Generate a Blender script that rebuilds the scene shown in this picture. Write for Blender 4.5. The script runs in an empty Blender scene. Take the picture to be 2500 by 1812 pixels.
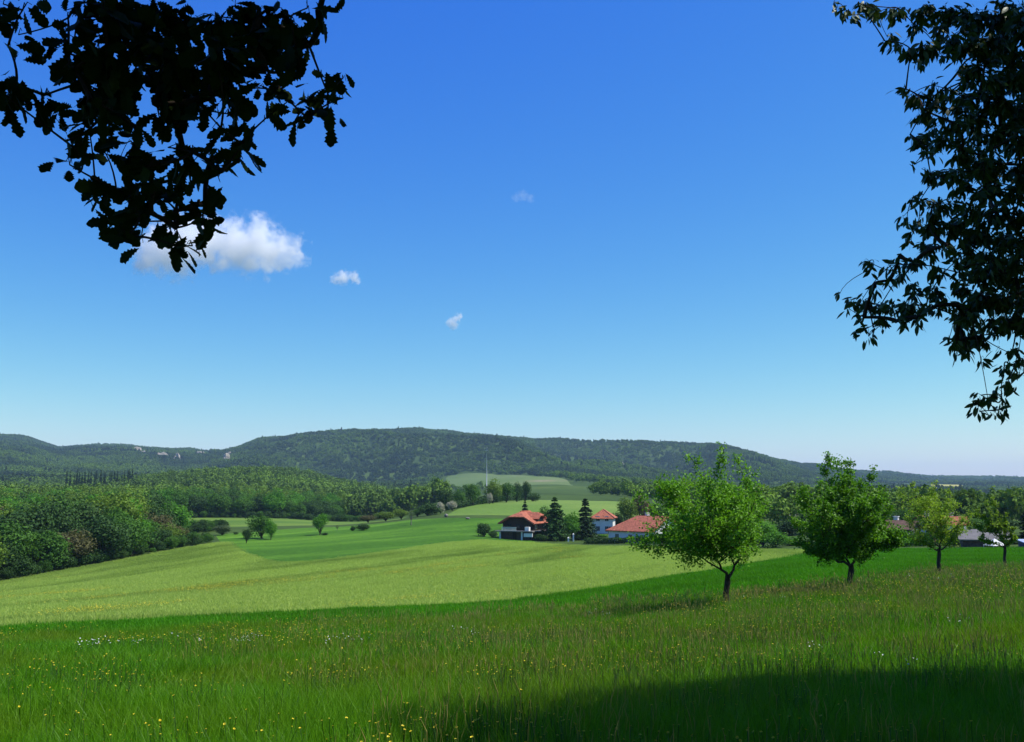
import bpy, math, random
import numpy as np
from mathutils import Vector, Euler, Matrix

random.seed(7)
rng = np.random.default_rng(7)
S = bpy.context.scene
COL = S.collection
R = math.radians

# ------------------------------------------------------------------ camera
F, CU, CV, VH, EYE = 2432.0, 1250.0, 906.0, 1190.0, 1.6      # photo pixels (2500 x 1812), eye height in metres
PITCH = math.atan((VH - CV) / F)
cd = bpy.data.cameras.new('camera')
cam = bpy.data.objects.new('camera', cd)
COL.objects.link(cam)
cd.sensor_width = 36.0
cd.lens = 36.0 * F / 2500.0
cd.clip_start, cd.clip_end = 0.05, 40000
cam.location = (0, 0, EYE)
cam.rotation_euler = (R(90) + PITCH, 0, 0)
S.camera = cam

# ------------------------------------------------------------------ sky, sun, exposure
SUN_AZ, SUN_EL = 92.0, 57.0
world = bpy.data.worlds.new('World')
S.world = world
world.use_nodes = True
wn, wl = world.node_tree.nodes, world.node_tree.links
sky = wn.new('ShaderNodeTexSky')
sky.sky_type = 'NISHITA'
sky.sun_disc = False
sky.sun_elevation, sky.sun_rotation = R(SUN_EL), R(SUN_AZ)
sky.dust_density, sky.ozone_density, sky.air_density = 0.35, 2.5, 1.0
sep = wn.new('ShaderNodeSeparateColor')
comb = wn.new('ShaderNodeCombineColor')
wl.new(sky.outputs[0], sep.inputs[0])
for ch, (pw, gain) in enumerate(((1.95, 1.6), (1.34, 1.25), (0.281, 0.82))):     # saturation of the clear blue sky
    m0 = wn.new('ShaderNodeMath'); m0.operation = 'MULTIPLY'; m0.inputs[1].default_value = 0.1
    m1 = wn.new('ShaderNodeMath'); m1.operation = 'MINIMUM'; m1.inputs[1].default_value = 0.7
    m2 = wn.new('ShaderNodeMath'); m2.operation = 'POWER'; m2.inputs[1].default_value = pw
    m3 = wn.new('ShaderNodeMath'); m3.operation = 'MULTIPLY'; m3.inputs[1].default_value = gain * 10
    wl.new(sep.outputs[ch], m0.inputs[0]); wl.new(m0.outputs[0], m1.inputs[0])
    wl.new(m1.outputs[0], m2.inputs[0]); wl.new(m2.outputs[0], m3.inputs[0]); wl.new(m3.outputs[0], comb.inputs[ch])
wl.new(comb.outputs[0], wn['Background'].inputs[0])
wn['Background'].inputs[1].default_value = 0.1
SUNV = Vector((math.sin(R(SUN_AZ)) * math.cos(R(SUN_EL)), math.cos(R(SUN_AZ)) * math.cos(R(SUN_EL)), math.sin(R(SUN_EL))))
sd_ = bpy.data.lights.new('sun', 'SUN')
sd_.energy, sd_.angle, sd_.color = 5.0, R(0.53), (1.0, 0.96, 0.88)
sun = bpy.data.objects.new('sun', sd_)
COL.objects.link(sun)
sun.rotation_euler = SUNV.to_track_quat('Z', 'Y').to_euler()
sun.location = (40, 0, 60)
S.view_settings.view_transform = 'Standard'
S.view_settings.look = 'None'
S.view_settings.exposure = 0.3
S.view_settings.gamma = 1.0
S.render.engine = 'CYCLES'
S.cycles.max_bounces = 8
S.cycles.transparent_max_bounces = 12
S.cycles.volume_bounces = 10
S.cycles.volume_step_rate = 1.0
S.cycles.volume_max_steps = 256

# ------------------------------------------------------------------ helpers: objects
def tag(o, label=None, cat=None, group=None, kind=None):
    if label: o['label'] = label
    if cat: o['category'] = cat
    if group: o['group'] = group
    if kind: o['kind'] = kind
    return o

def empty(name, loc=(0, 0, 0), rz=0.0):
    o = bpy.data.objects.new(name, None)
    o.empty_display_size = 0.3
    COL.objects.link(o)
    o.location = loc
    o.rotation_euler = (0, 0, rz)
    return o

def make_mesh(name, V, Fs, mat=None, smooth=False):
    """V (n,3) array, Fs (m,3) or (m,4) array or a list of index tuples"""
    me = bpy.data.meshes.new(name)
    V = np.asarray(V, dtype=np.float32)
    if isinstance(Fs, np.ndarray):
        k = Fs.shape[1]
        me.vertices.add(len(V)); me.vertices.foreach_set('co', V.ravel())
        me.loops.add(Fs.size); me.loops.foreach_set('vertex_index', Fs.astype(np.int32).ravel())
        me.polygons.add(len(Fs))
        me.polygons.foreach_set('loop_start', np.arange(0, Fs.size, k, dtype=np.int32))
        me.update(calc_edges=True)
    else:
        me.from_pydata([tuple(v) for v in V.tolist()], [], [tuple(f) for f in Fs])
        me.update()
    if smooth:
        me.polygons.foreach_set('use_smooth', np.ones(len(me.polygons), dtype=bool))
    if mat: me.materials.append(mat)
    return me

def obj(name, me, parent=None, loc=None):
    o = bpy.data.objects.new(name, me)
    COL.objects.link(o)
    if parent: o.parent = parent
    if loc is not None: o.location = loc
    return o

class MB:
    """collects boxes, prisms, tubes; build() links them as one mesh"""
    def __init__(s): s.v, s.f = [], []
    def add(s, V, Fs):
        n = len(s.v); s.v += [tuple(p) for p in V]; s.f += [tuple(i + n for i in f) for f in Fs]
        return s
    def box(s, a, b):
        x0, y0, z0 = a; x1, y1, z1 = b
        return s.add([(x0, y0, z0), (x1, y0, z0), (x1, y1, z0), (x0, y1, z0), (x0, y0, z1), (x1, y0, z1), (x1, y1, z1), (x0, y1, z1)],
                     [(0, 3, 2, 1), (4, 5, 6, 7), (0, 1, 5, 4), (1, 2, 6, 5), (2, 3, 7, 6), (3, 0, 4, 7)])
    def slab(s, P, t):
        """thick sheet: planar polygon P (counter-clockwise seen from outside), thickness t inward"""
        P = [Vector(p) for p in P]; n = len(P)
        nr = (P[1] - P[0]).cross(P[2] - P[0]).normalized()
        V = P + [p - nr * t for p in P]
        Fs = [tuple(range(n)), tuple(range(2 * n - 1, n - 1, -1))]
        Fs += [(i, i + n, (i + 1) % n + n, (i + 1) % n) for i in range(n)]
        return s.add(V, Fs)
    def tube(s, pts, rad, k=6, cap=True):
        pts = [Vector(p) for p in pts]; n0 = len(s.v)
        up = Vector((0.31, 0.17, 0.93)).normalized()
        for i, p in enumerate(pts):
            d = (pts[min(i + 1, len(pts) - 1)] - pts[max(i - 1, 0)])
            d = d.normalized() if d.length > 1e-9 else Vector((0, 0, 1))
            a = d.cross(up)
            a = a.normalized() if a.length > 0.05 else d.cross(Vector((1, 0, 0))).normalized()
            b = d.cross(a)
            r = rad[i] if hasattr(rad, '__len__') else rad
            for j in range(k):
                t = 2 * math.pi * j / k
                s.v.append(tuple(p + a * (math.cos(t) * r) + b * (math.sin(t) * r)))
        for i in range(len(pts) - 1):
            for j in range(k):
                j2 = (j + 1) % k
                s.f.append((n0 + i * k + j, n0 + i * k + j2, n0 + (i + 1) * k + j2, n0 + (i + 1) * k + j))
        if cap:
            s.f.append(tuple(n0 + j for j in range(k)))
            s.f.append(tuple(n0 + (len(pts) - 1) * k + j for j in reversed(range(k))))
        return s
    def mesh(s, name, mat, smooth=False): return make_mesh(name, np.array(s.v), s.f, mat, smooth)
    def build(s, name, mat, parent=None, smooth=False, loc=None): return obj(name, s.mesh(name, mat, smooth), parent, loc)

def bez(a, b, c, n=6):
    a, b, c = Vector(a), Vector(b), Vector(c)
    return [a * (1 - t) ** 2 + b * 2 * t * (1 - t) + c * t * t for t in [i / n for i in range(n + 1)]]

# ------------------------------------------------------------------ helpers: materials
def nmat(name):
    m = bpy.data.materials.new(name); m.use_nodes = True
    return m, m.node_tree.nodes, m.node_tree.links, m.node_tree.nodes['Principled BSDF']

def ramp(n, l, fac, stops):
    r = n.new('ShaderNodeValToRGB')
    e = r.color_ramp.elements
    while len(e) < len(stops): e.new(0.5)
    for el, (p, c) in zip(e, stops):
        el.position = p; el.color = (*c, 1)
    l.new(fac, r.inputs[0])
    return r.outputs[0]

def noise(n, l, vec, scale, detail=4, rough=0.55, dist=0.0):
    t = n.new('ShaderNodeTexNoise')
    t.inputs['Scale'].default_value = scale; t.inputs['Detail'].default_value = detail
    t.inputs['Roughness'].default_value = rough; t.inputs['Distortion'].default_value = dist
    if vec is not None: l.new(vec, t.inputs['Vector'])
    return t.outputs['Fac']

def math_(n, l, op, a, b=None):
    m = n.new('ShaderNodeMath'); m.operation = op
    for i, x in enumerate((a, b)):
        if x is None: continue
        if isinstance(x, (int, float)): m.inputs[i].default_value = x
        else: l.new(x, m.inputs[i])
    return m.outputs[0]

def mixc(n, l, fac, a, b, mode='MIX'):
    m = n.new('ShaderNodeMix'); m.data_type = 'RGBA'; m.blend_type = mode
    for i, x in ((0, fac), (6, a), (7, b)):
        if isinstance(x, (int, float)): m.inputs[i].default_value = x
        elif isinstance(x, tuple): m.inputs[i].default_value = (*x, 1)
        else: l.new(x, m.inputs[i])
    return m.outputs[2]

def plain(name, col, rough=0.8, var=0.25, scale=3.0, spec=0.3, bump=0.0):
    m, n, l, b = nmat(name)
    g = n.new('ShaderNodeTexCoord').outputs['Object']
    f = noise(n, l, g, scale, 5)
    lo = tuple(c * (1 - var) for c in col); hi = tuple(min(1, c * (1 + var)) for c in col)
    l.new(ramp(n, l, f, [(0.3, lo), (0.7, hi)]), b.inputs['Base Color'])
    b.inputs['Roughness'].default_value = rough
    b.inputs['Specular IOR Level'].default_value = spec
    if bump:
        bp = n.new('ShaderNodeBump'); bp.inputs['Strength'].default_value = bump; bp.inputs['Distance'].default_value = 0.02
        l.new(noise(n, l, g, scale * 6, 6), bp.inputs['Height']); l.new(bp.outputs[0], b.inputs['Normal'])
    return m

def foliage(name, dark, light, transl=0.35, patch=0.0, patch_col=None, rough=0.6, island=True, spec=0.1, stretch=None, edge=(0.42, 0.62), amt=0.7):
    """leaf / blade material: colour varies per leaf, per plant and by patches over the ground"""
    m, n, l, b = nmat(name)
    geo = n.new('ShaderNodeNewGeometry'); oi = n.new('ShaderNodeObjectInfo')
    fac = math_(n, l, 'MULTIPLY', geo.outputs['Random Per Island'], 0.6) if island else None
    o2 = math_(n, l, 'MULTIPLY', oi.outputs['Random'], 0.4 if island else 1.0)
    fac = math_(n, l, 'ADD', fac, o2) if island else o2
    c = ramp(n, l, fac, [(0.0, dark), (1.0, light)])
    if patch:
        pos = geo.outputs['Position']
        if stretch:
            mp = n.new('ShaderNodeMapping'); mp.vector_type = 'TEXTURE'; mp.inputs['Rotation'].default_value = (0, 0, stretch[0]); mp.inputs['Scale'].default_value = (stretch[1], 1, 1)
            l.new(pos, mp.inputs[0]); pos = mp.outputs[0]
        f = noise(n, l, pos, patch, 4, 0.6, 0.6)
        k = ramp(n, l, f, [(edge[0], (0, 0, 0)), (edge[1], (1, 1, 1))])
        c = mixc(n, l, math_(n, l, 'MULTIPLY', k, amt), c, patch_col)
    l.new(c, b.inputs['Base Color'])
    b.inputs['Roughness'].default_value = rough
    b.inputs['Specular IOR Level'].default_value = spec
    if transl:
        tr = n.new('ShaderNodeBsdfTranslucent')
        tc = mixc(n, l, 1.0, c, (1.25, 1.3, 0.6), 'MULTIPLY')
        l.new(tc, tr.inputs['Color'])
        mx = n.new('ShaderNodeMixShader'); mx.inputs[0].default_value = transl
        l.new(b.outputs[0], mx.inputs[1]); l.new(tr.outputs[0], mx.inputs[2])
        l.new(mx.outputs[0], n['Material Output'].inputs['Surface'])
    return m

def soil(name, stops, scale, fine=None, bump=0.3, bdist=0.1, fine_amt=0.35, stretch=None):
    """ground cover seen from above: broad patches times fine mottling"""
    m, n, l, b = nmat(name)
    geo = n.new('ShaderNodeNewGeometry')
    pos = geo.outputs['Position']
    if stretch:
        mp = n.new('ShaderNodeMapping'); mp.vector_type = 'TEXTURE'; mp.inputs['Rotation'].default_value = (0, 0, stretch[0]); mp.inputs['Scale'].default_value = (stretch[1], 1, 1)
        l.new(pos, mp.inputs[0]); pos2 = mp.outputs[0]
    else: pos2 = pos
    c = ramp(n, l, noise(n, l, pos2, scale, 5, 0.6, 0.4), stops)
    f2 = noise(n, l, pos, fine or scale * 20, 6, 0.7)
    k = ramp(n, l, f2, [(0.3, (1 - fine_amt,) * 3), (0.7, (1 + fine_amt,) * 3)])
    l.new(mixc(n, l, 1.0, c, k, 'MULTIPLY'), b.inputs['Base Color'])
    b.inputs['Roughness'].default_value = 0.95
    b.inputs['Specular IOR Level'].default_value = 0.1
    if bump:
        bp = n.new('ShaderNodeBump'); bp.inputs['Strength'].default_value = bump; bp.inputs['Distance'].default_value = bdist
        l.new(f2, bp.inputs['Height']); l.new(bp.outputs[0], b.inputs['Normal'])
    return m

# ------------------------------------------------------------------ terrain
def ray(u, v):
    x, y = (u - CU) / F, (CV - v) / F
    Y = math.cos(PITCH) - y * math.sin(PITCH); Z = math.sin(PITCH) + y * math.cos(PITCH)
    return math.atan2(x, Y), Z / math.hypot(x, Y)

def az_of(u): return math.atan2((u - CU) / F, math.cos(PITCH))   # near the horizon line

CTRL = []      # (azimuth, ln r, z / r)
def cp(u, v, r):
    a, t = ray(u, v); CTRL.append((a, math.log(r), (EYE + r * t) / r))
def cz(deg, r, z): CTRL.append((R(deg), math.log(r), z / r))
# under and around the camera
for d in (-180, -120, -70, -40, -15, 10, 35, 70, 120, 180):
    sl = -0.052 - 0.02 * max(0, math.cos(R(d + 25))) if abs(d) < 60 else 0.01
    cz(d, 1.0, sl); cz(d, 6, 6 * sl)
    if abs(d) > 60:
        cz(d, 60, 0.6 if d > 0 else -3.0); cz(d, 1600, 0)
# the meadow
cp(0, 1640, 21); cp(600, 1630, 20.5); cp(1250, 1620, 20); cp(2000, 1600, 20); cp(2500, 1560, 21)
cp(0, 1562, 38); cp(600, 1527, 41); cp(1250, 1492, 46); cp(1762, 1487, 34); cp(2058, 1447, 40); cp(2270, 1410, 56); cp(2428, 1390, 68); cp(1600, 1440, 58); cp(1900, 1385, 78)
cp(-700, 1600, 34); cp(3100, 1400, 60)
# the crop field, falling away behind the brow of the meadow
cp(0, 1531, 56); cp(600, 1499, 60); cp(1250, 1464, 68); cp(1700, 1398, 92); cp(1950, 1349, 140); cp(2200, 1346, 130); cp(2500, 1341, 130)
cp(0, 1475, 98); cp(0, 1420, 180); cp(300, 1365, 210); cp(560, 1323, 240); cp(690, 1375, 165); cp(700, 1430, 105); cp(850, 1362, 175); cp(1000, 1340, 200); cp(1180, 1318, 236)
cp(1250, 1390, 120); cp(1500, 1336, 205); cp(1650, 1337, 195); cp(1500, 1380, 125); cp(1850, 1342, 180); cp(-700, 1470, 180)
# pasture, valley field, upper field
cp(600, 1322, 246); cp(640, 1315, 262); cp(790, 1305, 270); cp(900, 1297, 280); cp(1000, 1285, 290); cp(1250, 1317, 252); cp(1420, 1316, 256); cp(1560, 1324, 240)
cp(700, 1290, 320); cp(450, 1292, 330); cp(450, 1265, 450); cp(700, 1266, 450); cp(950, 1272, 400); cp(1100, 1262, 325); cp(1300, 1262, 330); cp(1500, 1265, 330)
cp(1100, 1242, 380); cp(1300, 1219, 480); cp(1490, 1222, 470); cp(1350, 1206, 620); cp(1100, 1215, 520); cp(1700, 1262, 320); cp(2000, 1270, 300); cp(2300, 1280, 280); cp(2500, 1290, 270)
cp(2000, 1236, 600); cp(2500, 1240, 600)
# the wood on the left
cp(0, 1345, 290); cp(250, 1325, 300); cp(0, 1268, 480); cp(300, 1262, 480); cp(-700, 1330, 350)
# wooded spur
cp(0, 1222, 900); cp(300, 1212, 850); cp(450, 1188, 950); cp(620, 1165, 1120); cp(760, 1176, 1100); cp(900, 1200, 1000); cp(1040, 1228, 900)
cp(600, 1235, 640); cp(850, 1250, 620); cp(400, 1240, 650); cp(980, 1262, 520)
cp(0, 1178, 1400); cp(60, 1168, 1800); cp(600, 1188, 1700); cp(1250, 1190, 980); cp(1240, 1164, 1500); cp(1000, 1196, 1700); cp(1600, 1188, 1500); cp(2000, 1208, 1500); cp(2500, 1212, 1500); cp(2300, 1222, 1000)
cp(0, 1236, 680); cp(150, 1234, 800); cp(170, 1222, 1050); cp(320, 1228, 760); cp(0, 1224, 1150); cp(1000, 1240, 880); cp(950, 1228, 1000); cp(860, 1212, 1020); cp(1060, 1236, 1100);
cp(-900, 1180, 1500); cp(3300, 1200, 1500); cp(1600, 1212, 800); cp(1800, 1225, 700)

KA = 2.5
_C = np.array(CTRL); _P = np.c_[_C[:, 0] * KA, _C[:, 1]]
def _tps(d2): return np.where(d2 > 1e-12, 0.5 * d2 * np.log(np.maximum(d2, 1e-12)), 0.0)
_n = len(_P)
_d2 = ((_P[:, None] - _P[None]) ** 2).sum(-1)
_A = np.zeros((_n + 3, _n + 3)); _A[:_n, :_n] = _tps(_d2) + np.eye(_n) * 2e-3
_A[:_n, _n:] = np.c_[np.ones(_n), _P]; _A[_n:, :_n] = _A[:_n, _n:].T
_W = np.linalg.solve(_A, np.r_[_C[:, 2], 0, 0, 0])
def _base(a, s):
    a = np.asarray(a, float).ravel(); s = np.asarray(s, float).ravel()
    out = np.empty(len(a)); q = np.c_[a * KA, s]
    for i in range(0, len(a), 40000):
        qq = q[i:i + 40000]
        d2 = ((qq[:, None] - _P[None]) ** 2).sum(-1)
        out[i:i + 40000] = _tps(d2) @ _W[:_n] + _W[_n] + qq @ _W[_n + 1:]
    return out

# skyline of the far hills: photo column, row of the ground at the crest, distance of the crest
CREST = [(-1500, 1120, 4200), (-300, 1085, 4200), (0, 1083, 4200), (70, 1085, 4200), (150, 1104, 4200), (300, 1098, 4200), (400, 1104, 4100), (470, 1107, 4000), (516, 1112, 3800),
         (545, 1109, 3600), (585, 1098, 3500), (640, 1077, 3400), (700, 1073, 3400), (800, 1064, 3400), (930, 1057, 3400), (1000, 1056, 3400), (1100, 1061, 3400),
         (1200, 1071, 3400), (1300, 1079, 3400), (1420, 1083, 3500), (1500, 1088, 3500), (1620, 1087, 3500), (1750, 1094, 3500), (1850, 1118, 3500),
         (1950, 1141, 3600), (2010, 1146, 3800), (2100, 1158, 4600), (2250, 1170, 5600), (2500, 1174, 6000), (3200, 1172, 6000), (4500, 1172, 6000)]
_ca = np.array([az_of(c[0]) for c in CREST]); _ct = np.array([ray(CU, c[1])[1] for c in CREST]); _cr = np.array([c[2] for c in CREST], float)

def vnoise(x, y, seed=0):
    xi, yi = np.floor(x).astype(np.int64), np.floor(y).astype(np.int64)
    xf, yf = x - xi, y - yi
    def h(i, j):
        n = (i * 374761393 + j * 668265263 + seed * 1442695041) & 0x7fffffff
        n = ((n ^ (n >> 13)) * 1274126177) & 0x7fffffff
        return ((n ^ (n >> 16)) & 0xffff) / 65535.0
    u, v = xf * xf * (3 - 2 * xf), yf * yf * (3 - 2 * yf)
    return (h(xi, yi) * (1 - u) + h(xi + 1, yi) * u) * (1 - v) + (h(xi, yi + 1) * (1 - u) + h(xi + 1, yi + 1) * u) * v - 0.5

def fbm(x, y, o=4, seed=0):
    t, a = 0, 1.0
    for k in range(o):
        t = t + a * vnoise(x * 2 ** k, y * 2 ** k, seed + k); a *= 0.5
    return t

def smooth(e0, e1, x):
    t = np.clip((x - e0) / (e1 - e0), 0, 1); return t * t * (3 - 2 * t)

def H(x, y):
    x = np.asarray(x, float); y = np.asarray(y, float); sh = x.shape
    x = x.ravel(); y = y.ravel()
    r = np.maximum(np.hypot(x, y), 0.3); a = np.arctan2(x, y)
    s = np.log(r)
    z = r * _base(a, np.clip(s, 0, math.log(1700)))
    # small relief
    z = z + fbm(x / 9, y / 9, 3, 3) * 0.10 * smooth(3, 15, r) + fbm(x / 60, y / 60, 3, 9) * 0.5 * smooth(90, 300, r) + fbm(x / 160, y / 160, 3, 5) * 4 * smooth(650, 1300, r)
    rc = np.interp(a, _ca, _cr); tc = np.interp(a, _ca, _ct)
    k = smooth(0, 1, (s - math.log(1650)) / (np.log(rc) - math.log(1650)))
    tb = z / r - EYE / r
    rg_ = 0.5 - np.abs(fbm(x / 430 + 0.25 * y / 430, y / 900, 4, 21)) * 1.6
    gul = (rg_ - 0.12) * 0.055 * 4 * k * (1 - k) * smooth(0, .25, k) * np.clip((tc - .013) / .035, 0.06, 1) * np.where(a < az_of(520), .45, 1.0) + fbm(x / 150, y / 200, 3, 31) * 0.004 * k
    tf = tb * (1 - k) + tc * k + gul
    zf = EYE + r * tf
    back = smooth(0, 1, (r - rc) / (rc * 0.35))
    zf = zf - back * (zf + 20)
    front = (r > 1650) & (np.abs(a) < 1.25)
    z = np.where(front, zf, np.where(r > 1650, np.minimum(z, 40), z))
    return z.reshape(sh)

def Hs(x, y): return float(H(np.array([x]), np.array([y]))[0])

_RS = np.exp(np.linspace(math.log(3), math.log(6500), 900))
def hit(u, v, r0=3, r1=6500):
    """where the view ray of a photo pixel meets the ground between r0 and r1"""
    a, t = ray(u, v)
    rs = _RS[(_RS >= r0) & (_RS <= r1)]
    x, y = rs * math.sin(a), rs * math.cos(a)
    d = H(x, y) - (EYE + rs * t)
    i = np.where((d[1:] >= 0) & (d[:-1] < 0))[0]
    if len(i):
        i = i[0]; k = -d[i] / (d[i + 1] - d[i]); r = rs[i] + k * (rs[i + 1] - rs[i])
    else:
        r = rs[np.argmin(np.abs(d / rs))]
    return Vector((r * math.sin(a), r * math.cos(a), Hs(r * math.sin(a), r * math.cos(a))))

def at(u, r):
    """ground point in the direction of photo column u, r metres away"""
    a = az_of(u); x, y = r * math.sin(a), r * math.cos(a)
    return Vector((x, y, Hs(x, y)))

def pix(P):
    P = np.atleast_2d(np.asarray(P, float)); d = P - np.array([0, 0, EYE])
    c, s = math.cos(PITCH), math.sin(PITCH)
    fw = d[:, 1] * c + d[:, 2] * s; up = -d[:, 1] * s + d[:, 2] * c
    fw = np.where(np.abs(fw) < 1e-6, 1e-6, fw)
    return CU + F * d[:, 0] / fw, CV - F * up / fw, fw

# polar grid, split into the named sheets of ground
azs = np.r_[np.arange(-180, -40, 4.0), np.arange(-40, 40, 0.17), np.arange(40, 180.01, 4.0)]
rs_ = np.exp(np.r_[np.linspace(math.log(0.8), math.log(40), 60), np.linspace(math.log(40.8), math.log(1650), 230), np.linspace(math.log(1680), math.log(6500), 130), np.linspace(math.log(6700), math.log(9500), 8)])
AA, RR = np.meshgrid(np.radians(azs), rs_, indexing='ij')
GX, GY = RR * np.sin(AA), RR * np.cos(AA)
GZ = H(GX, GY)
na, nr_ = GX.shape
GV = np.c_[GX.ravel(), GY.ravel(), GZ.ravel()]
ii, jj = np.meshgrid(np.arange(na - 1), np.arange(nr_ - 1), indexing='ij')
q = (ii * nr_ + jj).ravel()
GT = np.r_[np.c_[q, q + nr_, q + nr_ + 1], np.c_[q, q + nr_ + 1, q + 1]]
GT = GT[:, ::-1]
hub = len(GV); GV = np.r_[GV, [[0, 0, 0]]]
fan = np.array([[hub, (i) * nr_, (i + 1) * nr_] for i in range(na - 1)])[:, ::-1]
GT = np.r_[GT, fan]

def poly_sd(P, V):
    """signed distance (positive inside) of points to polygon P in the ground plane"""
    P = np.asarray(P)[:, :2]; x, y = V[:, 0], V[:, 1]
    best = np.full(len(V), 1e18); ins = np.zeros(len(V), bool)
    for i in range(len(P)):
        a, b = P[i], P[(i + 1) % len(P)]
        e = b - a; L = max(e @ e, 1e-9)
        t = np.clip(((x - a[0]) * e[0] + (y - a[1]) * e[1]) / L, 0, 1)
        best = np.minimum(best, (x - a[0] - t * e[0]) ** 2 + (y - a[1] - t * e[1]) ** 2)
        if a[1] != b[1]:
            c = ((a[1] > y) != (b[1] > y)) & (x < (b[0] - a[0]) * (y - a[1]) / (b[1] - a[1]) + a[0])
            ins ^= c
    d = np.sqrt(best)
    return np.where(ins, d, -d)

def clip(V, T, val):
    """split triangles T at val = 0 -> (V, T_in, T_out)"""
    s = val[T] > 0; c = s.sum(1)
    Tin, Tout = [T[c == 3]], [T[c == 0]]
    for k, dst_one, dst_two in ((1, Tin, Tout), (2, Tout, Tin)):
        M = T[c == k]; sm = s[c == k]
        if not len(M): continue
        lone = (sm if k == 1 else ~sm).argmax(1); ar = np.arange(len(M))
        a, b, d = M[ar, lone], M[ar, (lone + 1) % 3], M[ar, (lone + 2) % 3]
        def cut(p, q_):
            t = (val[p] / (val[p] - val[q_]))[:, None]; return V[p] + (V[q_] - V[p]) * t
        n0 = len(V); m = len(M)
        e1, e2 = np.arange(n0, n0 + m), np.arange(n0 + m, n0 + 2 * m)
        V = np.r_[V, cut(a, b), cut(a, d)]; val = np.r_[val, np.zeros(2 * m)]
        dst_one.append(np.c_[a, e1, e2]); dst_two.append(np.c_[e1, b, d]); dst_two.append(np.c_[e1, d, e2])
    return V, np.concatenate(Tin), np.concatenate(Tout)

def poly(pts): return np.array([list(hit(*p)) for p in pts])
POLY = {}
POLY['crop_field'] = np.array([list(at(u, r)) for u, r in ((-900, 50), (-300, 52), (0, 53), (300, 54), (600, 57), (900, 60), (1250, 65), (1500, 76), (1700, 90), (1850, 108), (1950, 132), (2010, 150))] +
                              [list(hit(*p)) for p in ((1990, 1343, 130, 230), (1850, 1340, 150, 230), (1650, 1335, 170, 230), (1440, 1333, 180, 235), (1300, 1324, 200, 244), (1180, 1318, 200, 250),
                               (1090, 1325, 180, 250), (1000, 1338, 170, 250), (850, 1360, 150, 240), (760, 1371, 140, 230), (690, 1374, 140, 230), (640, 1366, 140, 240), (600, 1349, 150, 250), (575, 1337, 160, 255), (560, 1324, 180, 260), (540, 1324, 180, 260),
                               (450, 1338, 170, 250), (300, 1366, 160, 250), (150, 1394, 150, 230), (0, 1421, 150, 220), (-250, 1455, 120, 215), (-700, 1475, 100, 215))])
POLY['pasture'] = np.array([list(hit(*p)) for p in ((540, 1324, 180, 260), (560, 1324, 180, 260), (575, 1337, 160, 255), (600, 1349, 150, 250), (640, 1366, 140, 240), (690, 1374, 140, 230), (760, 1371, 140, 230),
                            (850, 1360, 150, 240), (1000, 1338, 170, 250), (1090, 1325, 180, 250), (1180, 1318, 200, 250), (1300, 1324, 200, 244))] +
                           [list(at(u, r)) for u, r in ((1330, 262), (1300, 318), (1100, 316), (1000, 322), (900, 318), (760, 312), (640, 300), (540, 285))])
POLY['valley_field'] = np.array([list(at(u, r)) for u, r in ((400, 318), (540, 330), (640, 338), (760, 345), (900, 345), (985, 345), (1000, 400), (900, 430), (700, 445), (520, 452), (395, 450))])
POLY['upper_field'] = np.array([list(at(u, r)) for u, r in ((1085, 328), (1300, 334), (1420, 330), (1560, 330), (1570, 440), (1490, 462), (1300, 470), (1200, 420), (1120, 372))])
POLY['hill_field'] = np.array([list(hit(*p)) for p in ((1080, 1192, 800, 1900), (1240, 1190, 800, 1900), (1400, 1186, 800, 1900), (1385, 1172, 800, 2200), (1300, 1163, 800, 2200), (1200, 1157, 800, 2200), (1090, 1162, 800, 2200))])
POLY['stubble_field'] = np.array([list(hit(*p)) for p in ((-150, 1178, 1200, 2400), (60, 1176, 1200, 2400), (105, 1171, 1200, 2600), (40, 1164, 1200, 2600), (-150, 1160, 1200, 2800))])
POLY['rape_field'] = np.array([list(hit(*p)) for p in ((2278, 1198, 2500, 6000), (2345, 1198, 2500, 6000), (2350, 1184, 2500, 6200), (2272, 1182, 2500, 6200))])
POLY['straw_field'] = np.array([list(hit(*p)) for p in ((2425, 1229, 500, 3000), (2470, 1226, 500, 3000), (2475, 1215, 500, 3000), (2430, 1217, 500, 3000))])
POLY['far_meadow'] = np.array([list(at(u, r)) for u, r in ((2340, 1150), (2520, 1050), (2520, 1750), (2440, 2000), (2360, 1700))])
# the tall meadow: everything near, out to its far brow
brow = [(-100, 60), (-65, 60), (-900, 36), (0, 36), (600, 37), (1250, 40), (1600, 40), (1800, 40), (2060, 47), (2270, 61), (2500, 72), (3000, 80)]
mp = [(-60 * math.sin(R(75)), 60 * math.cos(R(75)))] + [tuple(at(u, r))[:2] for u, r in brow[2:]] + [(120, 20), (120, -70), (-80, -70), (-80, 15)]
POLY['meadow'] = np.array([(a, b, 0) for a, b in mp])
strip = [tuple(p[:2]) for p in POLY['crop_field'][:13]]
POLY['mown_strip'] = np.array([(-70, 20, 0)] + [(a, b, 0) for a, b in strip] + [tuple(at(u, r)) for u, r in ((2200, 145), (2500, 140), (2900, 130))] + [(130, 20, 0), (0, 5, 0)])

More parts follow.
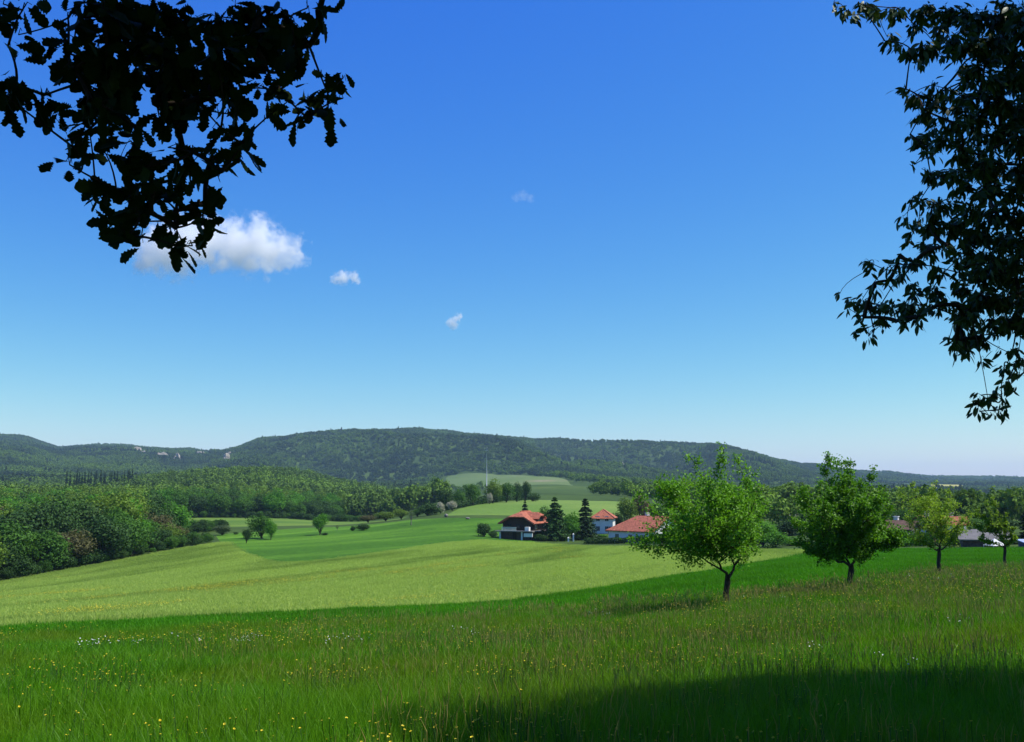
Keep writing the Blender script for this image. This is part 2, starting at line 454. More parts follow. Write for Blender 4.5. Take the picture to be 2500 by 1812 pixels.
MAT = {
    'meadow': soil('meadow_soil', [(0.3, (0.016, 0.045, 0.006)), (0.7, (0.03, 0.06, 0.01))], 0.3, 30, 0.4, 0.05),
    'mown_strip': soil('strip_grass', [(0.35, (0.035, 0.12, 0.004)), (0.65, (0.055, 0.16, 0.006))], 0.15, 12, 0.5, 0.08),
    'crop_field': soil('crop_green', [(0.30, (0.12, 0.20, 0.026)), (0.5, (0.17, 0.27, 0.035)), (0.72, (0.22, 0.30, 0.036))], 0.035, 5, 0.5, 0.1, 0.22, (R(78), 4.0)),
    'pasture': soil('pasture_green', [(0.33, (0.030, 0.085, 0.005)), (0.5, (0.046, 0.125, 0.006)), (0.68, (0.105, 0.225, 0.016))], 0.045, 0.9, 0.6, 0.3, 0.3, (R(50), 7.0)),
    'valley_field': soil('valley_green', [(0.35, (0.07, 0.14, 0.018)), (0.65, (0.15, 0.22, 0.032))], 0.03, 1, 0.2, 0.2, 0.15, (R(8), 5.0)),
    'upper_field': soil('upper_green', [(0.35, (0.105, 0.185, 0.028)), (0.65, (0.16, 0.235, 0.045))], 0.015, 0.6, 0.4, 0.3, 0.22),
    'hill_field': soil('hill_field_green', [(0.35, (0.09, 0.145, 0.035)), (0.6, (0.12, 0.165, 0.05)), (0.72, (0.24, 0.20, 0.12))], 0.006, 0.2, 0.1, 0.2, 0.12),
    'stubble_field': soil('stubble', [(0.3, (0.18, 0.22, 0.13)), (0.7, (0.30, 0.28, 0.2))], 0.01, 0.2, 0.1, 0.2, 0.1),
    'rape_field': soil('rape', [(0.3, (0.33, 0.31, 0.07)), (0.7, (0.40, 0.36, 0.10))], 0.004, 0.1, 0.1, 0.2, 0.1),
    'straw_field': soil('straw', [(0.3, (0.32, 0.25, 0.15)), (0.7, (0.38, 0.30, 0.19))], 0.004, 0.1, 0.1, 0.2, 0.1),
    'far_meadow': soil('far_meadow_green', [(0.3, (0.10, 0.17, 0.06)), (0.7, (0.17, 0.22, 0.09))], 0.004, 0.1, 0.1, 0.2, 0.1),
    'ground': soil('hill_ground', [(0.35, (0.03, 0.055, 0.010)), (0.6, (0.055, 0.095, 0.016)), (0.75, (0.095, 0.13, 0.028))], 0.009, 0.25, 0.3, 0.6, 0.25),
}
V, T = GV, GT
for nm in ('meadow', 'crop_field', 'mown_strip', 'pasture', 'valley_field', 'upper_field', 'hill_field', 'stubble_field', 'rape_field', 'straw_field', 'far_meadow'):
    V, Tin, T = clip(V, T, poly_sd(POLY[nm], V))
    use = np.unique(Tin); ix = np.full(len(V), -1); ix[use] = np.arange(len(use))
    o = obj(nm, make_mesh(nm, V[use], ix[Tin], MAT[nm], True)); tag(o, kind='structure')
use = np.unique(T); ix = np.full(len(V), -1); ix[use] = np.arange(len(use))
tag(obj('ground', make_mesh('ground', V[use], ix[T], MAT['ground'], True)), kind='structure')

# ------------------------------------------------------------------ plants: mesh builders
def quads(C, N, size, aspect=0.62, flat=False, spin=None):
    """one four-cornered leaf at each centre C with normal N"""
    n = len(C)
    N = N / np.maximum(np.linalg.norm(N, axis=1, keepdims=True), 1e-9)
    t = rng.normal(size=(n, 3)) if spin is None else spin
    A = np.cross(N, t); A /= np.maximum(np.linalg.norm(A, axis=1, keepdims=True), 1e-9)
    B = np.cross(N, A)
    s = np.broadcast_to(np.asarray(size, float).reshape(-1, 1), (n, 1)) * rng.uniform(0.7, 1.25, (n, 1))
    lift = N * s * 0.12
    P = np.stack([C + A * s * 0.5 - lift, C + B * s * aspect * 0.5 + lift, C - A * s * 0.5 - lift, C - B * s * aspect * 0.5 + lift], 1)
    return P.reshape(-1, 3), np.arange(4 * n).reshape(n, 4)

def crown_points(w, h, z0, n, lobes=16, seed=0, up=0.25, squash=1.0):
    """leaf centres and normals on a lumpy crown of many lobes: width w, height h, bottom at z0"""
    g = np.random.default_rng(seed)
    C, N = [], []
    zc = z0 + h / 2
    L = []
    for k in range(lobes):
        d = g.normal(size=3); d /= np.linalg.norm(d)
        d[2] = abs(d[2]) * 0.9 - 0.32 if k % 3 else d[2]
        rr = g.uniform(0.35, 0.72)
        c = np.array([d[0] * w / 2 * rr, d[1] * w / 2 * rr, zc + d[2] * h / 2 * rr * 1.1])
        r = g.uniform(0.26, 0.44) * min(w, h * squash) * 0.62
        L.append((c, r))
    L.append((np.array([0, 0, zc]), 0.33 * min(w, h)))
    m = n // len(L) + 1
    for c, r in L:
        d = g.normal(size=(m, 3)); d /= np.linalg.norm(d, axis=1, keepdims=True)
        rad = r * (1 + g.normal(size=(m, 1)) * 0.13) * g.uniform(0.75, 1.08, (m, 1))
        C.append(c + d * rad * np.array([1, 1, 0.88])); N.append(d + np.array([0, 0, up]) + g.normal(size=(m, 3)) * 0.55)
    return np.concatenate(C)[:n], np.concatenate(N)[:n], L

def broadleaf(w, h, z0, n, leaf, seed, lobes=16):
    """-> (trunk MB, crown verts, faces); the tree's base is at the origin, total height z0 + h"""
    C, N, L = crown_points(w, h, z0, n, lobes, seed)
    P, Q = quads(C, N, leaf, 0.75)
    g = random.Random(seed)
    t = MB(); r0 = 0.028 * (z0 + h) + 0.05
    top = Vector((g.uniform(-.1, .1) * w, g.uniform(-.1, .1) * w, z0 + h * 0.45))
    t.tube([(0, 0, -0.4), (0, 0, 0.1), (top.x * .3, top.y * .3, z0 * 0.9), tuple(top)], [r0 * 1.5, r0 * 1.1, r0 * 0.8, r0 * 0.3], 7)
    for c, r in L[:9]:
        a = Vector((top.x * .3, top.y * .3, z0 * g.uniform(0.75, 1.0)))
        c = Vector(c)
        t.tube(bez(a, Vector((c.x * .6, c.y * .6, a.z + (c.z - a.z) * .4)), c, 4), [r0 * .45, r0 * .36, r0 * .28, r0 * .2, r0 * .1], 5)
    return t, P, Q

def conifer(w, h, n, leaf, seed, bare=0.06):
    g = np.random.default_rng(seed)
    t = MB(); t.tube([(0, 0, -0.4), (0, 0, h * 0.5), (0, 0, h)], [0.018 * h + .05, 0.010 * h, 0.01], 6)
    C, N = [], []
    lev = 20; per = n // (lev * 9)
    for k in range(lev):
        f = (k + g.uniform(0, .6)) / lev
        z = h * (bare + (1 - bare) * f); rad = w / 2 * (1 - f) ** 0.85 * g.uniform(0.8, 1.15) + 0.12
        a0 = g.uniform(0, 6.28)
        for b in range(9):
            a = a0 + b * 6.283 / 9 + g.normal() * .12; rb = rad * g.uniform(0.72, 1.15)
            s = g.uniform(0.05, 1, per) ** 0.7
            x = np.cos(a) * rb * s; y = np.sin(a) * rb * s
            zz = z - 0.30 * rb * s ** 1.5 + g.normal(size=per) * 0.05 * rb
            wob = g.normal(size=(per, 2)) * 0.10 * rb
            C.append(np.c_[x + wob[:, 0], y + wob[:, 1], zz])
            N.append(np.c_[np.cos(a) * np.ones(per) * .4, np.sin(a) * np.ones(per) * .4, np.ones(per)] + g.normal(size=(per, 3)) * .45)
    C, N = np.concatenate(C), np.concatenate(N)
    P, Q = quads(C, N, leaf, 0.5)
    return t, P, Q

BARK = plain('bark', (0.045, 0.035, 0.026), 0.95, 0.4, 8, 0.1, 0.6)
BARK_PALE = plain('bark_pale', (0.16, 0.145, 0.12), 0.95, 0.4, 8, 0.1, 0.6)
LEAF = {
    'mid': foliage('leaf_mid', (0.034, 0.097, 0.012), (0.093, 0.211, 0.028), 0.28),
    'dark': foliage('leaf_dark', (0.022, 0.059, 0.014), (0.056, 0.116, 0.025), 0.2),
    'yellow': foliage('leaf_yellow', (0.070, 0.133, 0.016), (0.163, 0.257, 0.034), 0.3),
    'bright': foliage('leaf_bright', (0.047, 0.156, 0.012), (0.125, 0.312, 0.028), 0.35),
    'brown': foliage('leaf_brown', (0.070, 0.066, 0.028), (0.133, 0.133, 0.050), 0.25),
    'grey': foliage('leaf_grey', (0.070, 0.109, 0.047), (0.140, 0.194, 0.078), 0.25),
    'needle': foliage('needle', (0.014, 0.040, 0.016), (0.038, 0.081, 0.026), 0.08),
    'spruce': foliage('spruce', (0.019, 0.066, 0.016), (0.050, 0.121, 0.025), 0.1),
    'blossom': foliage('blossom', (0.30, 0.30, 0.22), (0.55, 0.52, 0.42), 0.2),
}

PROTO = {}
def proto(key, builder, leafmat, bark=BARK):
    t, P, Q = builder
    PROTO[key] = (t.mesh(key + '_trunk', bark, True), make_mesh(key + '_crown', P, Q, leafmat))

H0 = 10.0        # every prototype is 10 m tall and is scaled when placed
for k in range(4):
    for lm in ('mid', 'dark', 'yellow', 'bright', 'brown', 'grey'):
        if k > 1 and lm not in ('mid', 'dark', 'yellow', 'bright'): continue
        proto('%s%d' % (lm, k), broadleaf(8.4, 9.5, 0.5, 3200, 0.46, 100 + k * 7 + len(lm)), LEAF[lm])
for k in range(2):
    proto('bush%d' % k, broadleaf(10.0, 10.0, -0.4, 2000, 0.75, 200 + k, 18), LEAF['dark'])
    proto('bushlight%d' % k, broadleaf(10.0, 10.0, -0.4, 2000, 0.75, 210 + k, 18), LEAF['bright'])
    proto('blossom%d' % k, broadleaf(9.0, 9.6, 0.2, 1800, 0.6, 220 + k, 14), LEAF['blossom'])
    proto('fir%d' % k, conifer(5.4, 10, 5200, 0.55, 230 + k), LEAF['needle'])
    proto('spruce%d' % k, conifer(6.6, 10, 5200, 0.6, 240 + k), LEAF['spruce'])
    proto('sparse%d' % k, broadleaf(6.5, 7.0, 3.0, 420, 0.42, 250 + k, 12), LEAF['grey'], BARK_PALE)

def put_tree(key, P, h, w=None, name='tree', label=None, cat='tree', group=None, rz=None):
    """a tree of height h and crown width w standing at ground point P: trunk and crown are its parts"""
    tm, cm = PROTO[key]
    o = empty(name, P, random.uniform(0, 6.28) if rz is None else rz)
    sz = h / H0
    sx = sz if w is None else w / (8.0 if not key.startswith(('fir', 'spruce')) else 5.0)
    if key.startswith(('bush', 'blossom')) and w is not None: sx = w / 9.5
    o.scale = (sx, sx, sz)
    obj('trunk', tm, o); obj('crown', cm, o)
    tag(o, label, cat, group)
    return o

def tree_px(key, u, r, vtop, wpx, label, name='tree', cat='tree', group=None):
    """tree seen at photo column u, r metres away, its top at photo row vtop, wpx photo pixels wide"""
    P = at(u, r)
    h = EYE + r * ray(u, vtop)[1] - P.z
    h = max(h, 0.8)
    return put_tree(key, P - Vector((0, 0, 0.05)), h, wpx * r / F, name, label, cat, group)

# ------------------------------------------------------------------ scatter by geometry nodes (only for what nobody could count)
def scatter(name, P, protos, rz, sc, var, label, cat, kind='stuff', szz=None):
    me = bpy.data.meshes.new(name + '_points')
    me.vertices.add(len(P)); me.vertices.foreach_set('co', np.asarray(P, np.float32).ravel())
    rot = np.zeros((len(P), 3), np.float32); rot[:, 2] = rz
    tilt = rng.normal(size=(len(P), 2)) * 0.06; rot[:, :2] = tilt
    a = me.attributes.new('rot', 'FLOAT_VECTOR', 'POINT'); a.data.foreach_set('vector', rot.ravel())
    scv = np.repeat(np.asarray(sc, np.float32)[:, None], 3, 1)
    if szz is not None: scv[:, 2] = szz
    a = me.attributes.new('scl', 'FLOAT_VECTOR', 'POINT'); a.data.foreach_set('vector', scv.ravel())
    for k in range(len(protos)):
        a = me.attributes.new('s%d' % k, 'BOOLEAN', 'POINT'); a.data.foreach_set('value', (np.asarray(var) == k))
    o = obj(name, me)
    ng = bpy.data.node_groups.new(name + '_scatter', 'GeometryNodeTree')
    ng.interface.new_socket('Geometry', in_out='INPUT', socket_type='NodeSocketGeometry')
    ng.interface.new_socket('Geometry', in_out='OUTPUT', socket_type='NodeSocketGeometry')
    gi, go = ng.nodes.new('NodeGroupInput'), ng.nodes.new('NodeGroupOutput')
    j = ng.nodes.new('GeometryNodeJoinGeometry')
    def named(nm, t):
        x = ng.nodes.new('GeometryNodeInputNamedAttribute'); x.data_type = t; x.inputs[0].default_value = nm
        return next(s for s in x.outputs if s.enabled)
    ra, sa = named('rot', 'FLOAT_VECTOR'), named('scl', 'FLOAT_VECTOR')
    for k, pm in enumerate(protos):
        po = bpy.data.objects.new(name + '_piece', pm)       # referenced by the node tree only, never linked to the scene
        oi = ng.nodes.new('GeometryNodeObjectInfo'); oi.inputs['Object'].default_value = po
        oi.inputs['As Instance'].default_value = True
        ip = ng.nodes.new('GeometryNodeInstanceOnPoints')
        ng.links.new(gi.outputs[0], ip.inputs['Points']); ng.links.new(named('s%d' % k, 'BOOLEAN'), ip.inputs['Selection'])
        ng.links.new(oi.outputs['Geometry'], ip.inputs['Instance'])
        ng.links.new(ra, ip.inputs['Rotation']); ng.links.new(sa, ip.inputs['Scale'])
        ng.links.new(ip.outputs[0], j.inputs[0])
    ng.links.new(j.outputs[0], go.inputs[0])
    md = o.modifiers.new('scatter', 'NODES'); md.node_group = ng
    tag(o, label, cat, None, kind)
    return o

def polar_points(n, r0, r1, u0, u1, power=1.0):
    """random ground points, even per area (power 1) or denser near (power < 1)"""
    a = rng.uniform(az_of(u0), az_of(u1), n)
    t = rng.uniform(0, 1, n)
    e = 2 * power
    r = (r0 ** e + t * (r1 ** e - r0 ** e)) ** (1 / e)
    x, y = r * np.sin(a), r * np.cos(a)
    return np.c_[x, y, H(x, y)]

def inside(P, nm): return poly_sd(POLY[nm], P) > 0

# ------------------------------------------------------------------ buildings
TILE = plain('roof_tile_red', (0.36, 0.115, 0.065), 0.85, 0.45, 2.2, 0.2, 0.5)
TILE_B = plain('roof_tile_brown', (0.12, 0.07, 0.05), 0.9, 0.3, 2.2, 0.2, 0.5)
SLATE = plain('roof_grey', (0.16, 0.15, 0.145), 0.85, 0.2, 1.5, 0.2, 0.3)
WHITE = plain('white_render', (0.72, 0.70, 0.67), 0.9, 0.08, 1.0, 0.2)
WOOD = plain('dark_wood', (0.032, 0.022, 0.016), 0.8, 0.4, 4.0, 0.2)
STONE = plain('grey_stone', (0.20, 0.185, 0.165), 0.9, 0.3, 3.0, 0.2, 0.5)
BRICKW = plain('brown_wall', (0.10, 0.07, 0.055), 0.9, 0.35, 3.0, 0.2)
PALE = plain('pale_paint', (0.66, 0.66, 0.62), 0.7, 0.1, 2.0, 0.3)
METAL = plain('galvanised', (0.55, 0.56, 0.57), 0.45, 0.1, 2.0, 0.5)
BLUE = plain('blue_sheet', (0.33, 0.40, 0.62), 0.5, 0.1, 1.0, 0.4)
NAVY = plain('navy_wall', (0.03, 0.035, 0.10), 0.7, 0.2, 1.0, 0.3)
m_, n_, l_, b_ = nmat('window_glass'); GLASS = m_
b_.inputs['Base Color'].default_value = (0.012, 0.018, 0.03, 1); b_.inputs['Roughness'].default_value = 0.06; b_.inputs['Specular IOR Level'].default_value = 0.6

def window(parent, c, w, h, nrm, frame=PALE, bars=1):
    """window at wall point c (centre), facing nrm ('-y', '+x', '-x'): frame part with a pane below it"""
    cx, cy, cz_ = c
    def bx(mb, a0, a1, z0, z1, d0, d1):
        if nrm == '-y': mb.box((cx + a0, cy - d1, cz_ + z0), (cx + a1, cy - d0, cz_ + z1))
        elif nrm == '+x': mb.box((cx + d0, cy + a0, cz_ + z0), (cx + d1, cy + a1, cz_ + z1))
        else: mb.box((cx - d1, cy + a0, cz_ + z0), (cx - d0, cy + a1, cz_ + z1))
    m = MB(); t = 0.09
    bx(m, -w / 2, w / 2, -h / 2, -h / 2 + t, -.05, .07); bx(m, -w / 2, w / 2, h / 2 - t, h / 2, -.05, .07)
    bx(m, -w / 2, -w / 2 + t, -h / 2 + t, h / 2 - t, -.05, .07); bx(m, w / 2 - t, w / 2, -h / 2 + t, h / 2 - t, -.05, .07)
    for k in range(bars):
        x = -w / 2 + w * (k + 1) / (bars + 1); bx(m, x - .035, x + .035, -h / 2 + t, h / 2 - t, -.04, .06)
    f = m.build('window', frame, parent)
    m = MB(); bx(m, -w / 2 + t, w / 2 - t, -h / 2 + t, h / 2 - t, -.03, .03)
    m.build('pane', GLASS, f)
    return f

def pitched_house(name, label, P, rz, w, d, wh, rh, wall, roof, hip_front=False, hip_back=False, storeys=1, group=None, chimney=True, cat='house', nwin=3):
    """gable front faces -y, ridge runs along y; w wide, d deep, walls wh high, roof rh high"""
    o = empty(name, P, rz)
    m = MB()
    x, y = w / 2, d / 2
    base = [(-x, -y, -1.5), (x, -y, -1.5), (x, y, -1.5), (-x, y, -1.5), (-x, -y, wh), (x, -y, wh), (x, y, wh), (-x, y, wh)]
    fs = [(0, 1, 5, 4), (1, 2, 6, 5), (2, 3, 7, 6), (3, 0, 4, 7)]
    k = rh - 0.2
    if not hip_front: base.append((0, -y, wh + k)); fs.append((4, 5, len(base) - 1))
    if not hip_back: base.append((0, y, wh + k)); fs.append((6, 7, len(base) - 1))
    m.add(base, fs); m.build('wall', wall, o)
    ov = 0.55; t = 0.22; sl = rh / x
    ez = wh - ov * sl + 0.1; X = x + ov; top = wh + rh + 0.1
    yf = -y - ov; yb = y + ov
    rf = -y + x * 0.85 if hip_front else yf; rb = y - x * 0.85 if hip_back else yb
    m = MB()
    m.slab([(-X, yf, ez), (0, rf, top), (0, rb, top), (-X, yb, ez)][::-1], t)
    m.slab([(X, yf, ez), (0, rf, top), (0, rb, top), (X, yb, ez)], t)
    if hip_front: m.slab([(-X, yf, ez), (X, yf, ez), (0, rf, top)], t)
    if hip_back: m.slab([(X, yb, ez), (-X, yb, ez), (0, rb, top)], t)
    ro = m.build('roof', roof, o)
    MB().tube([(0, rf, top + .02), (0, rb, top + .02)], 0.13, 6).build('ridge_cap', roof, ro)
    if chimney:
        MB().box((0.5, -0.4, top - 1.2), (1.25, 0.35, top + 0.75)).box((0.4, -0.5, top + 0.75), (1.35, 0.45, top + 0.88)).build('chimney', PALE, ro)
    for s in range(storeys):
        z = 1.45 + s * 2.6
        for k in range(nwin):
            f = (k + 0.5) / nwin - 0.5
            window(o, (-x, f * d * 0.9, z), 1.3, 1.35, '-x'); window(o, (f * w * 0.85, -y, z), 1.1, 1.35, '-y')
    MB().box((x * 0.55, -y - .06, -0.2), (x * 0.55 + 0.95, -y + .02, 2.0)).build('door', WOOD, o)
    tag(o, label, cat, group)
    return o

# the timber chalet with half-hipped red roof
P = at(1264, 250); P.z -= 0.1
ch = empty('chalet', P, R(-27))
tag(ch, 'dark timber chalet with half-hipped red tiled roof and terrace beside tall conifers', 'house', 'houses of the hamlet')
SL = 0.561
m = MB()
m.add([(-4.2, 0, 0), (4.2, 0, 0), (4.2, 8, 0), (-4.2, 8, 0), (-4.2, 0, 4.1), (4.2, 0, 4.1), (4.2, 8, 4.1), (-4.2, 8, 4.1), (-2.2, 0, 5.2), (2.2, 0, 5.2), (-2.2, 8, 5.2), (2.2, 8, 5.2)],
      [(0, 1, 5, 9, 8, 4), (1, 2, 6, 5), (2, 3, 7, 10, 11, 6), (3, 0, 4, 7)])
m.build('wall', WOOD, ch)
m = MB(); zt = 6.9
def rz_(x): return zt - SL * abs(x)
for s in (1, -1):
    Q = [(s * 5.1, -1.0, rz_(5.1)), (s * 2.2, -1.0, rz_(2.2)), (0, 1.5, zt), (0, 7.0, zt), (s * 2.2, 9.0, rz_(2.2)), (s * 5.1, 9.0, rz_(5.1))]
    m.slab(Q if s < 0 else Q[::-1], 0.28)
roof = None
m.slab([(-2.2, -1.0, rz_(2.2)), (2.2, -1.0, rz_(2.2)), (0, 1.5, zt)], 0.26)
m.slab([(2.2, 9.0, rz_(2.2)), (-2.2, 9.0, rz_(2.2)), (0, 7.0, zt)], 0.26)
roof = m.build('roof', TILE, ch)
MB().tube([(0, 1.5, zt + .03), (0, 7.0, zt + .03)], 0.14, 6).build('ridge_cap', TILE, roof)
# verge boards of the gable
for s in (1, -1):
    MB().slab([(s * 5.1, -1.06, rz_(5.1) + .03), (s * 2.2, -1.06, rz_(2.2) + .03), (s * 2.2, -1.06, rz_(2.2) - .32), (s * 5.1, -1.06, rz_(5.1) - .32)][::(1 if s < 0 else -1)], 0.05).build('verge_board', TILE, roof)
# dormer on the long right side, itself half-hipped
dm = MB(); dm.box((1.6, 2.4, 3.9), (4.35, 5.8, 5.3)); dorm = dm.build('dormer', WOOD, ch)
m = MB(); dz = 6.55
for s in (1, -1):
    Q = [(4.9, 4.1 + s * 2.3, dz - 1.55), (4.9, 4.1 + s * 0.9, dz - 0.62), (3.7, 4.1, dz), (0.6, 4.1, dz), (2.2, 4.1 + s * 2.3, dz - 1.55)]
    m.slab(Q if s > 0 else Q[::-1], 0.2)
m.slab([(4.9, 3.2, dz - .62), (4.9, 5.0, dz - .62), (3.7, 4.1, dz)], 0.2)
m.build('dormer_roof', TILE, dorm)
window(ch, (4.35, 4.1, 4.75), 1.5, 0.9, '+x', WOOD)
for x in (-2.3, 0.0, 2.3): window(ch, (x, 0, 3.35), 1.25, 1.1, '-y', WOOD)
for y in (1.6, 6.6): window(ch, (4.2, y, 3.2), 1.1, 1.1, '+x')
t_ = MB().box((-5.0, -3.4, 2.05), (5.6, -0.005, 2.3)).box((4.215, 0.0, 2.05), (6.2, 8, 2.3)).build('terrace', STONE, ch)
m = MB()
for k in range(13): m.box((-2.8 + k * 0.32, -3.38, 2.3), (-2.66 + k * 0.32, -3.32, 3.1))
m.box((-2.8, -3.4, 3.1), (1.24, -3.3, 3.2)); m.build('railing', PALE, t_)
MB().box((3.2, -2.6, 2.3), (4.3, -1.7, 3.25)).build('white_cabinet', WHITE, ch)
for x in (-3.4, 2.6): MB().tube([(x, -3.0, -0.3), (x, -3.0, 2.05)], [.24, .2], 8).build('pillar', WHITE, ch)
MB().box((-4.0, -1.6, -0.3), (4.0, -0.01, 2.05)).build('cellar_wall', BRICKW, ch)
MB().box((3.2, -3.2, 0.9), (5.5, -2.9, 1.75)).build('white_wall', WHITE, ch)
MB().box((-0.6, -1.68, 0), (0.4, -1.59, 1.95)).build('door', WOOD, ch)

# bungalow with the long red roof, seen behind the nearest fruit tree
P = at(1569, 240); P.z -= 0.2
bw = pitched_house('bungalow', 'white bungalow with long red tiled roof behind the nearest fruit tree', P, R(42), 10.6, 13.6, 2.9, 3.1, WHITE, TILE, False, True, 1, 'houses of the hamlet', True, 'house', 3)
roofb = [c for c in bw.children if c.name.startswith('roof')][0]
sl = 3.1 / 5.3
MB().slab([(-3.6, 1.0, 6.1 - 3.6 * sl + .06), (-3.6, -0.4, 6.1 - 3.6 * sl + .06), (-1.9, -0.4, 6.1 - 1.9 * sl + .06), (-1.9, 1.0, 6.1 - 1.9 * sl + .06)], 0.08).build('skylight', GLASS, roofb)
P = at(1470, 275)
pitched_house('white_house', 'small white house with hipped red roof between the dark conifer and the bungalow', P - Vector((0, 0, .2)), R(-12), 5.6, 6.0, 4.4, 1.9, WHITE, TILE, True, True, 2, 'houses of the hamlet', False, 'house', 2)
# pointed turret behind the bungalow
P = at(1577, 300)
tw = empty('turret', P, R(20)); hh = EYE + 300 * ray(1577, 1228)[1] - P.z
MB().box((-1.5, -1.5, -.5), (1.5, 1.5, hh - 5.6)).build('wall', WHITE, tw)
MB().add([(-1.75, -1.75, hh - 5.7), (1.75, -1.75, hh - 5.7), (1.75, 1.75, hh - 5.7), (-1.75, 1.75, hh - 5.7), (0, 0, hh)], [(0, 1, 4), (1, 2, 4), (2, 3, 4), (3, 0, 4), (3, 2, 1, 0)]).build('spire', plain('spire_tile', (0.22, 0.075, 0.045), 0.85, 0.3, 2), tw)
tag(tw, 'narrow turret with steep pointed red-brown spire rising behind the bungalow', 'turret')
for (u, r, vt, w, rz, wall, rf, lab) in (
        (1908, 330, 1237, 4.6, 30, WHITE, TILE, 'red-roofed cottage peeping out between the two nearest fruit trees'),
        (2236, 235, 1262, 4.2, -35, WHITE, TILE, 'red-roofed house with pale chimney seen through the left of the third fruit tree'),
        (2302, 225, 1277, 4.2, 60, PALE, TILE, 'low house with red roof seen between branches of the third fruit tree'),
        (2168, 200, 1298, 5.5, 50, BRICKW, TILE_B, 'low brown-roofed building half hidden by garden bushes')):
    P = at(u, r); h = EYE + r * ray(u, vt)[1] - P.z
    pitched_house('house', lab, P - Vector((0, 0, .2)), R(rz), w, w * 1.3, max(h * 0.58, 2.2), max(h * 0.42, 1.3), wall, rf, False, False, 1, 'houses of the hamlet', True, 'house', 2)
P = at(2376, 152); h = EYE + 152 * ray(2376, 1306)[1] - P.z
barn = pitched_house('barn', 'grey-roofed barn beside the white tent at the meadow brow', P - Vector((0, 0, .2)), R(72), 4.2, 5.4, max(1.2, h * .42), max(1.0, h * .58), BRICKW, SLATE, False, False, 1, None, False, 'barn', 0)
P = at(2405, 140)
tn = empty('tent', P, R(12)); hh = EYE + 140 * ray(2405, 1325)[1] - P.z
hh = max(hh, 1.2)
MB().add([(-.95, -.95, hh - .85), (.95, -.95, hh - .85), (.95, .95, hh - .85), (-.95, .95, hh - .85), (0, 0, hh), (0, 0, hh - .3)], [(0, 1, 4), (1, 2, 4), (2, 3, 4), (3, 0, 4), (1, 0, 5), (2, 1, 5), (3, 2, 5), (0, 3, 5)]).build('canopy', WHITE, tn)
for sx in (-.9, .9):
    for sy in (-.9, .9): MB().tube([(sx, sy, -.1), (sx, sy, hh - .83)], .035, 6).build('pole', METAL, tn)
tag(tn, 'small white pointed tent at the brow beside the fourth fruit tree', 'tent')
P = at(2494, 140); hh = max(EYE + 140 * ray(2494, 1328)[1] - P.z, 1.0)
shd = empty('shed', P, R(15))
MB().box((-1.3, -.8, -.3), (1.3, .8, hh - .3)).build('wall', NAVY, shd)
MB().slab([(-1.45, -1.1, hh - .5), (1.45, -1.1, hh - .5), (1.45, 1.0, hh), (-1.45, 1.0, hh)], .08).build('roof', BLUE, shd)
MB().box((-.4, -.86, -.2), (.4, -.8, hh - .6)).build('door', WOOD, shd)
tag(shd, 'low shed with pale blue roof at the far right edge', 'shed')

# the tall mast beyond the hedgerow
P = at(1189, 560); hh = EYE + 560 * ray(1189, 1090)[1] - P.z
ms = empty('mast', P)
MB().tube([(0, 0, -.5), (0, 0, hh * .5), (0, 0, hh)], [.26, .19, .10], 8).build('pole', METAL, ms, True)
MB().box((-.9, -.9, -.4), (.9, .9, 1.2)).build('base', STONE, ms)
for z, w in ((hh * .97, .7), (hh * .92, .9)): MB().tube([(-w, 0, z), (w, 0, z)], .05, 6).build('antenna', METAL, ms)
tag(ms, 'tall thin pale mast rising behind the hedgerow trees', 'mast')

# garden things in front of the hamlet
for (u, r, h, lab) in ((1397, 245, 1.7, 'tall white garden post before the conifers'), (1385, 243, 0.9, 'short white garden post left of the taller one')):
    P = at(u, r); o = empty('garden_post', P)
    MB().box((-.16, -.16, -.2), (.16, .16, h)).build('shaft', WHITE, o)
    MB().add([(-.24, -.24, h), (.24, -.24, h), (.24, .24, h), (-.24, .24, h), (0, 0, h + .3)], [(3, 2, 1, 0), (0, 1, 4), (1, 2, 4), (2, 3, 4), (3, 0, 4)]).build('cap', WHITE, o)
    tag(o, lab, 'post', 'white garden posts')
def boulder(name, P, sx, sy, sz, mat, seed, label, cat, group=None, rough=.38):
    g = np.random.default_rng(seed)
    nu, nv = 14, 8; Vs = []
    for i in range(nv + 1):
        for j in range(nu):
            th, ph = math.pi * i / nv, 2 * math.pi * j / nu
            d = np.array([math.sin(th) * math.cos(ph), math.sin(th) * math.sin(ph), math.cos(th)])
            k = 1 + rough * float(fbm(np.array([d[0] * 1.7 + seed]), np.array([d[1] * 1.7 + d[2] * 1.3]), 3, seed)[0])
            Vs.append(d * k * np.array([sx, sy, sz]))
    Fs = [(i * nu + j, (i + 1) * nu + j, (i + 1) * nu + (j + 1) % nu, i * nu + (j + 1) % nu) for i in range(nv) for j in range(nu)]
    o = obj(name, make_mesh(name, np.array(Vs), Fs, mat, False), None, P)
    o.rotation_euler = (0, 0, seed * 1.3)
    return tag(o, label, cat, group)
boulder('pale_heap', at(1092, 322) + Vector((0, 0, .5)), 0.7, .6, .5, STONE, 3, 'small white heap at the corner of the upper field', 'heap', 'white heaps in the pasture')
boulder('pale_heap', at(1144, 312) + Vector((0, 0, .25)), 1.1, .6, .25, STONE, 4, 'flat white heap on the pasture left of the chalet', 'heap', 'white heaps in the pasture')
ROCK = plain('limestone', (0.30, 0.265, 0.21), 0.95, 0.35, 0.15, 0.1, 0.6)
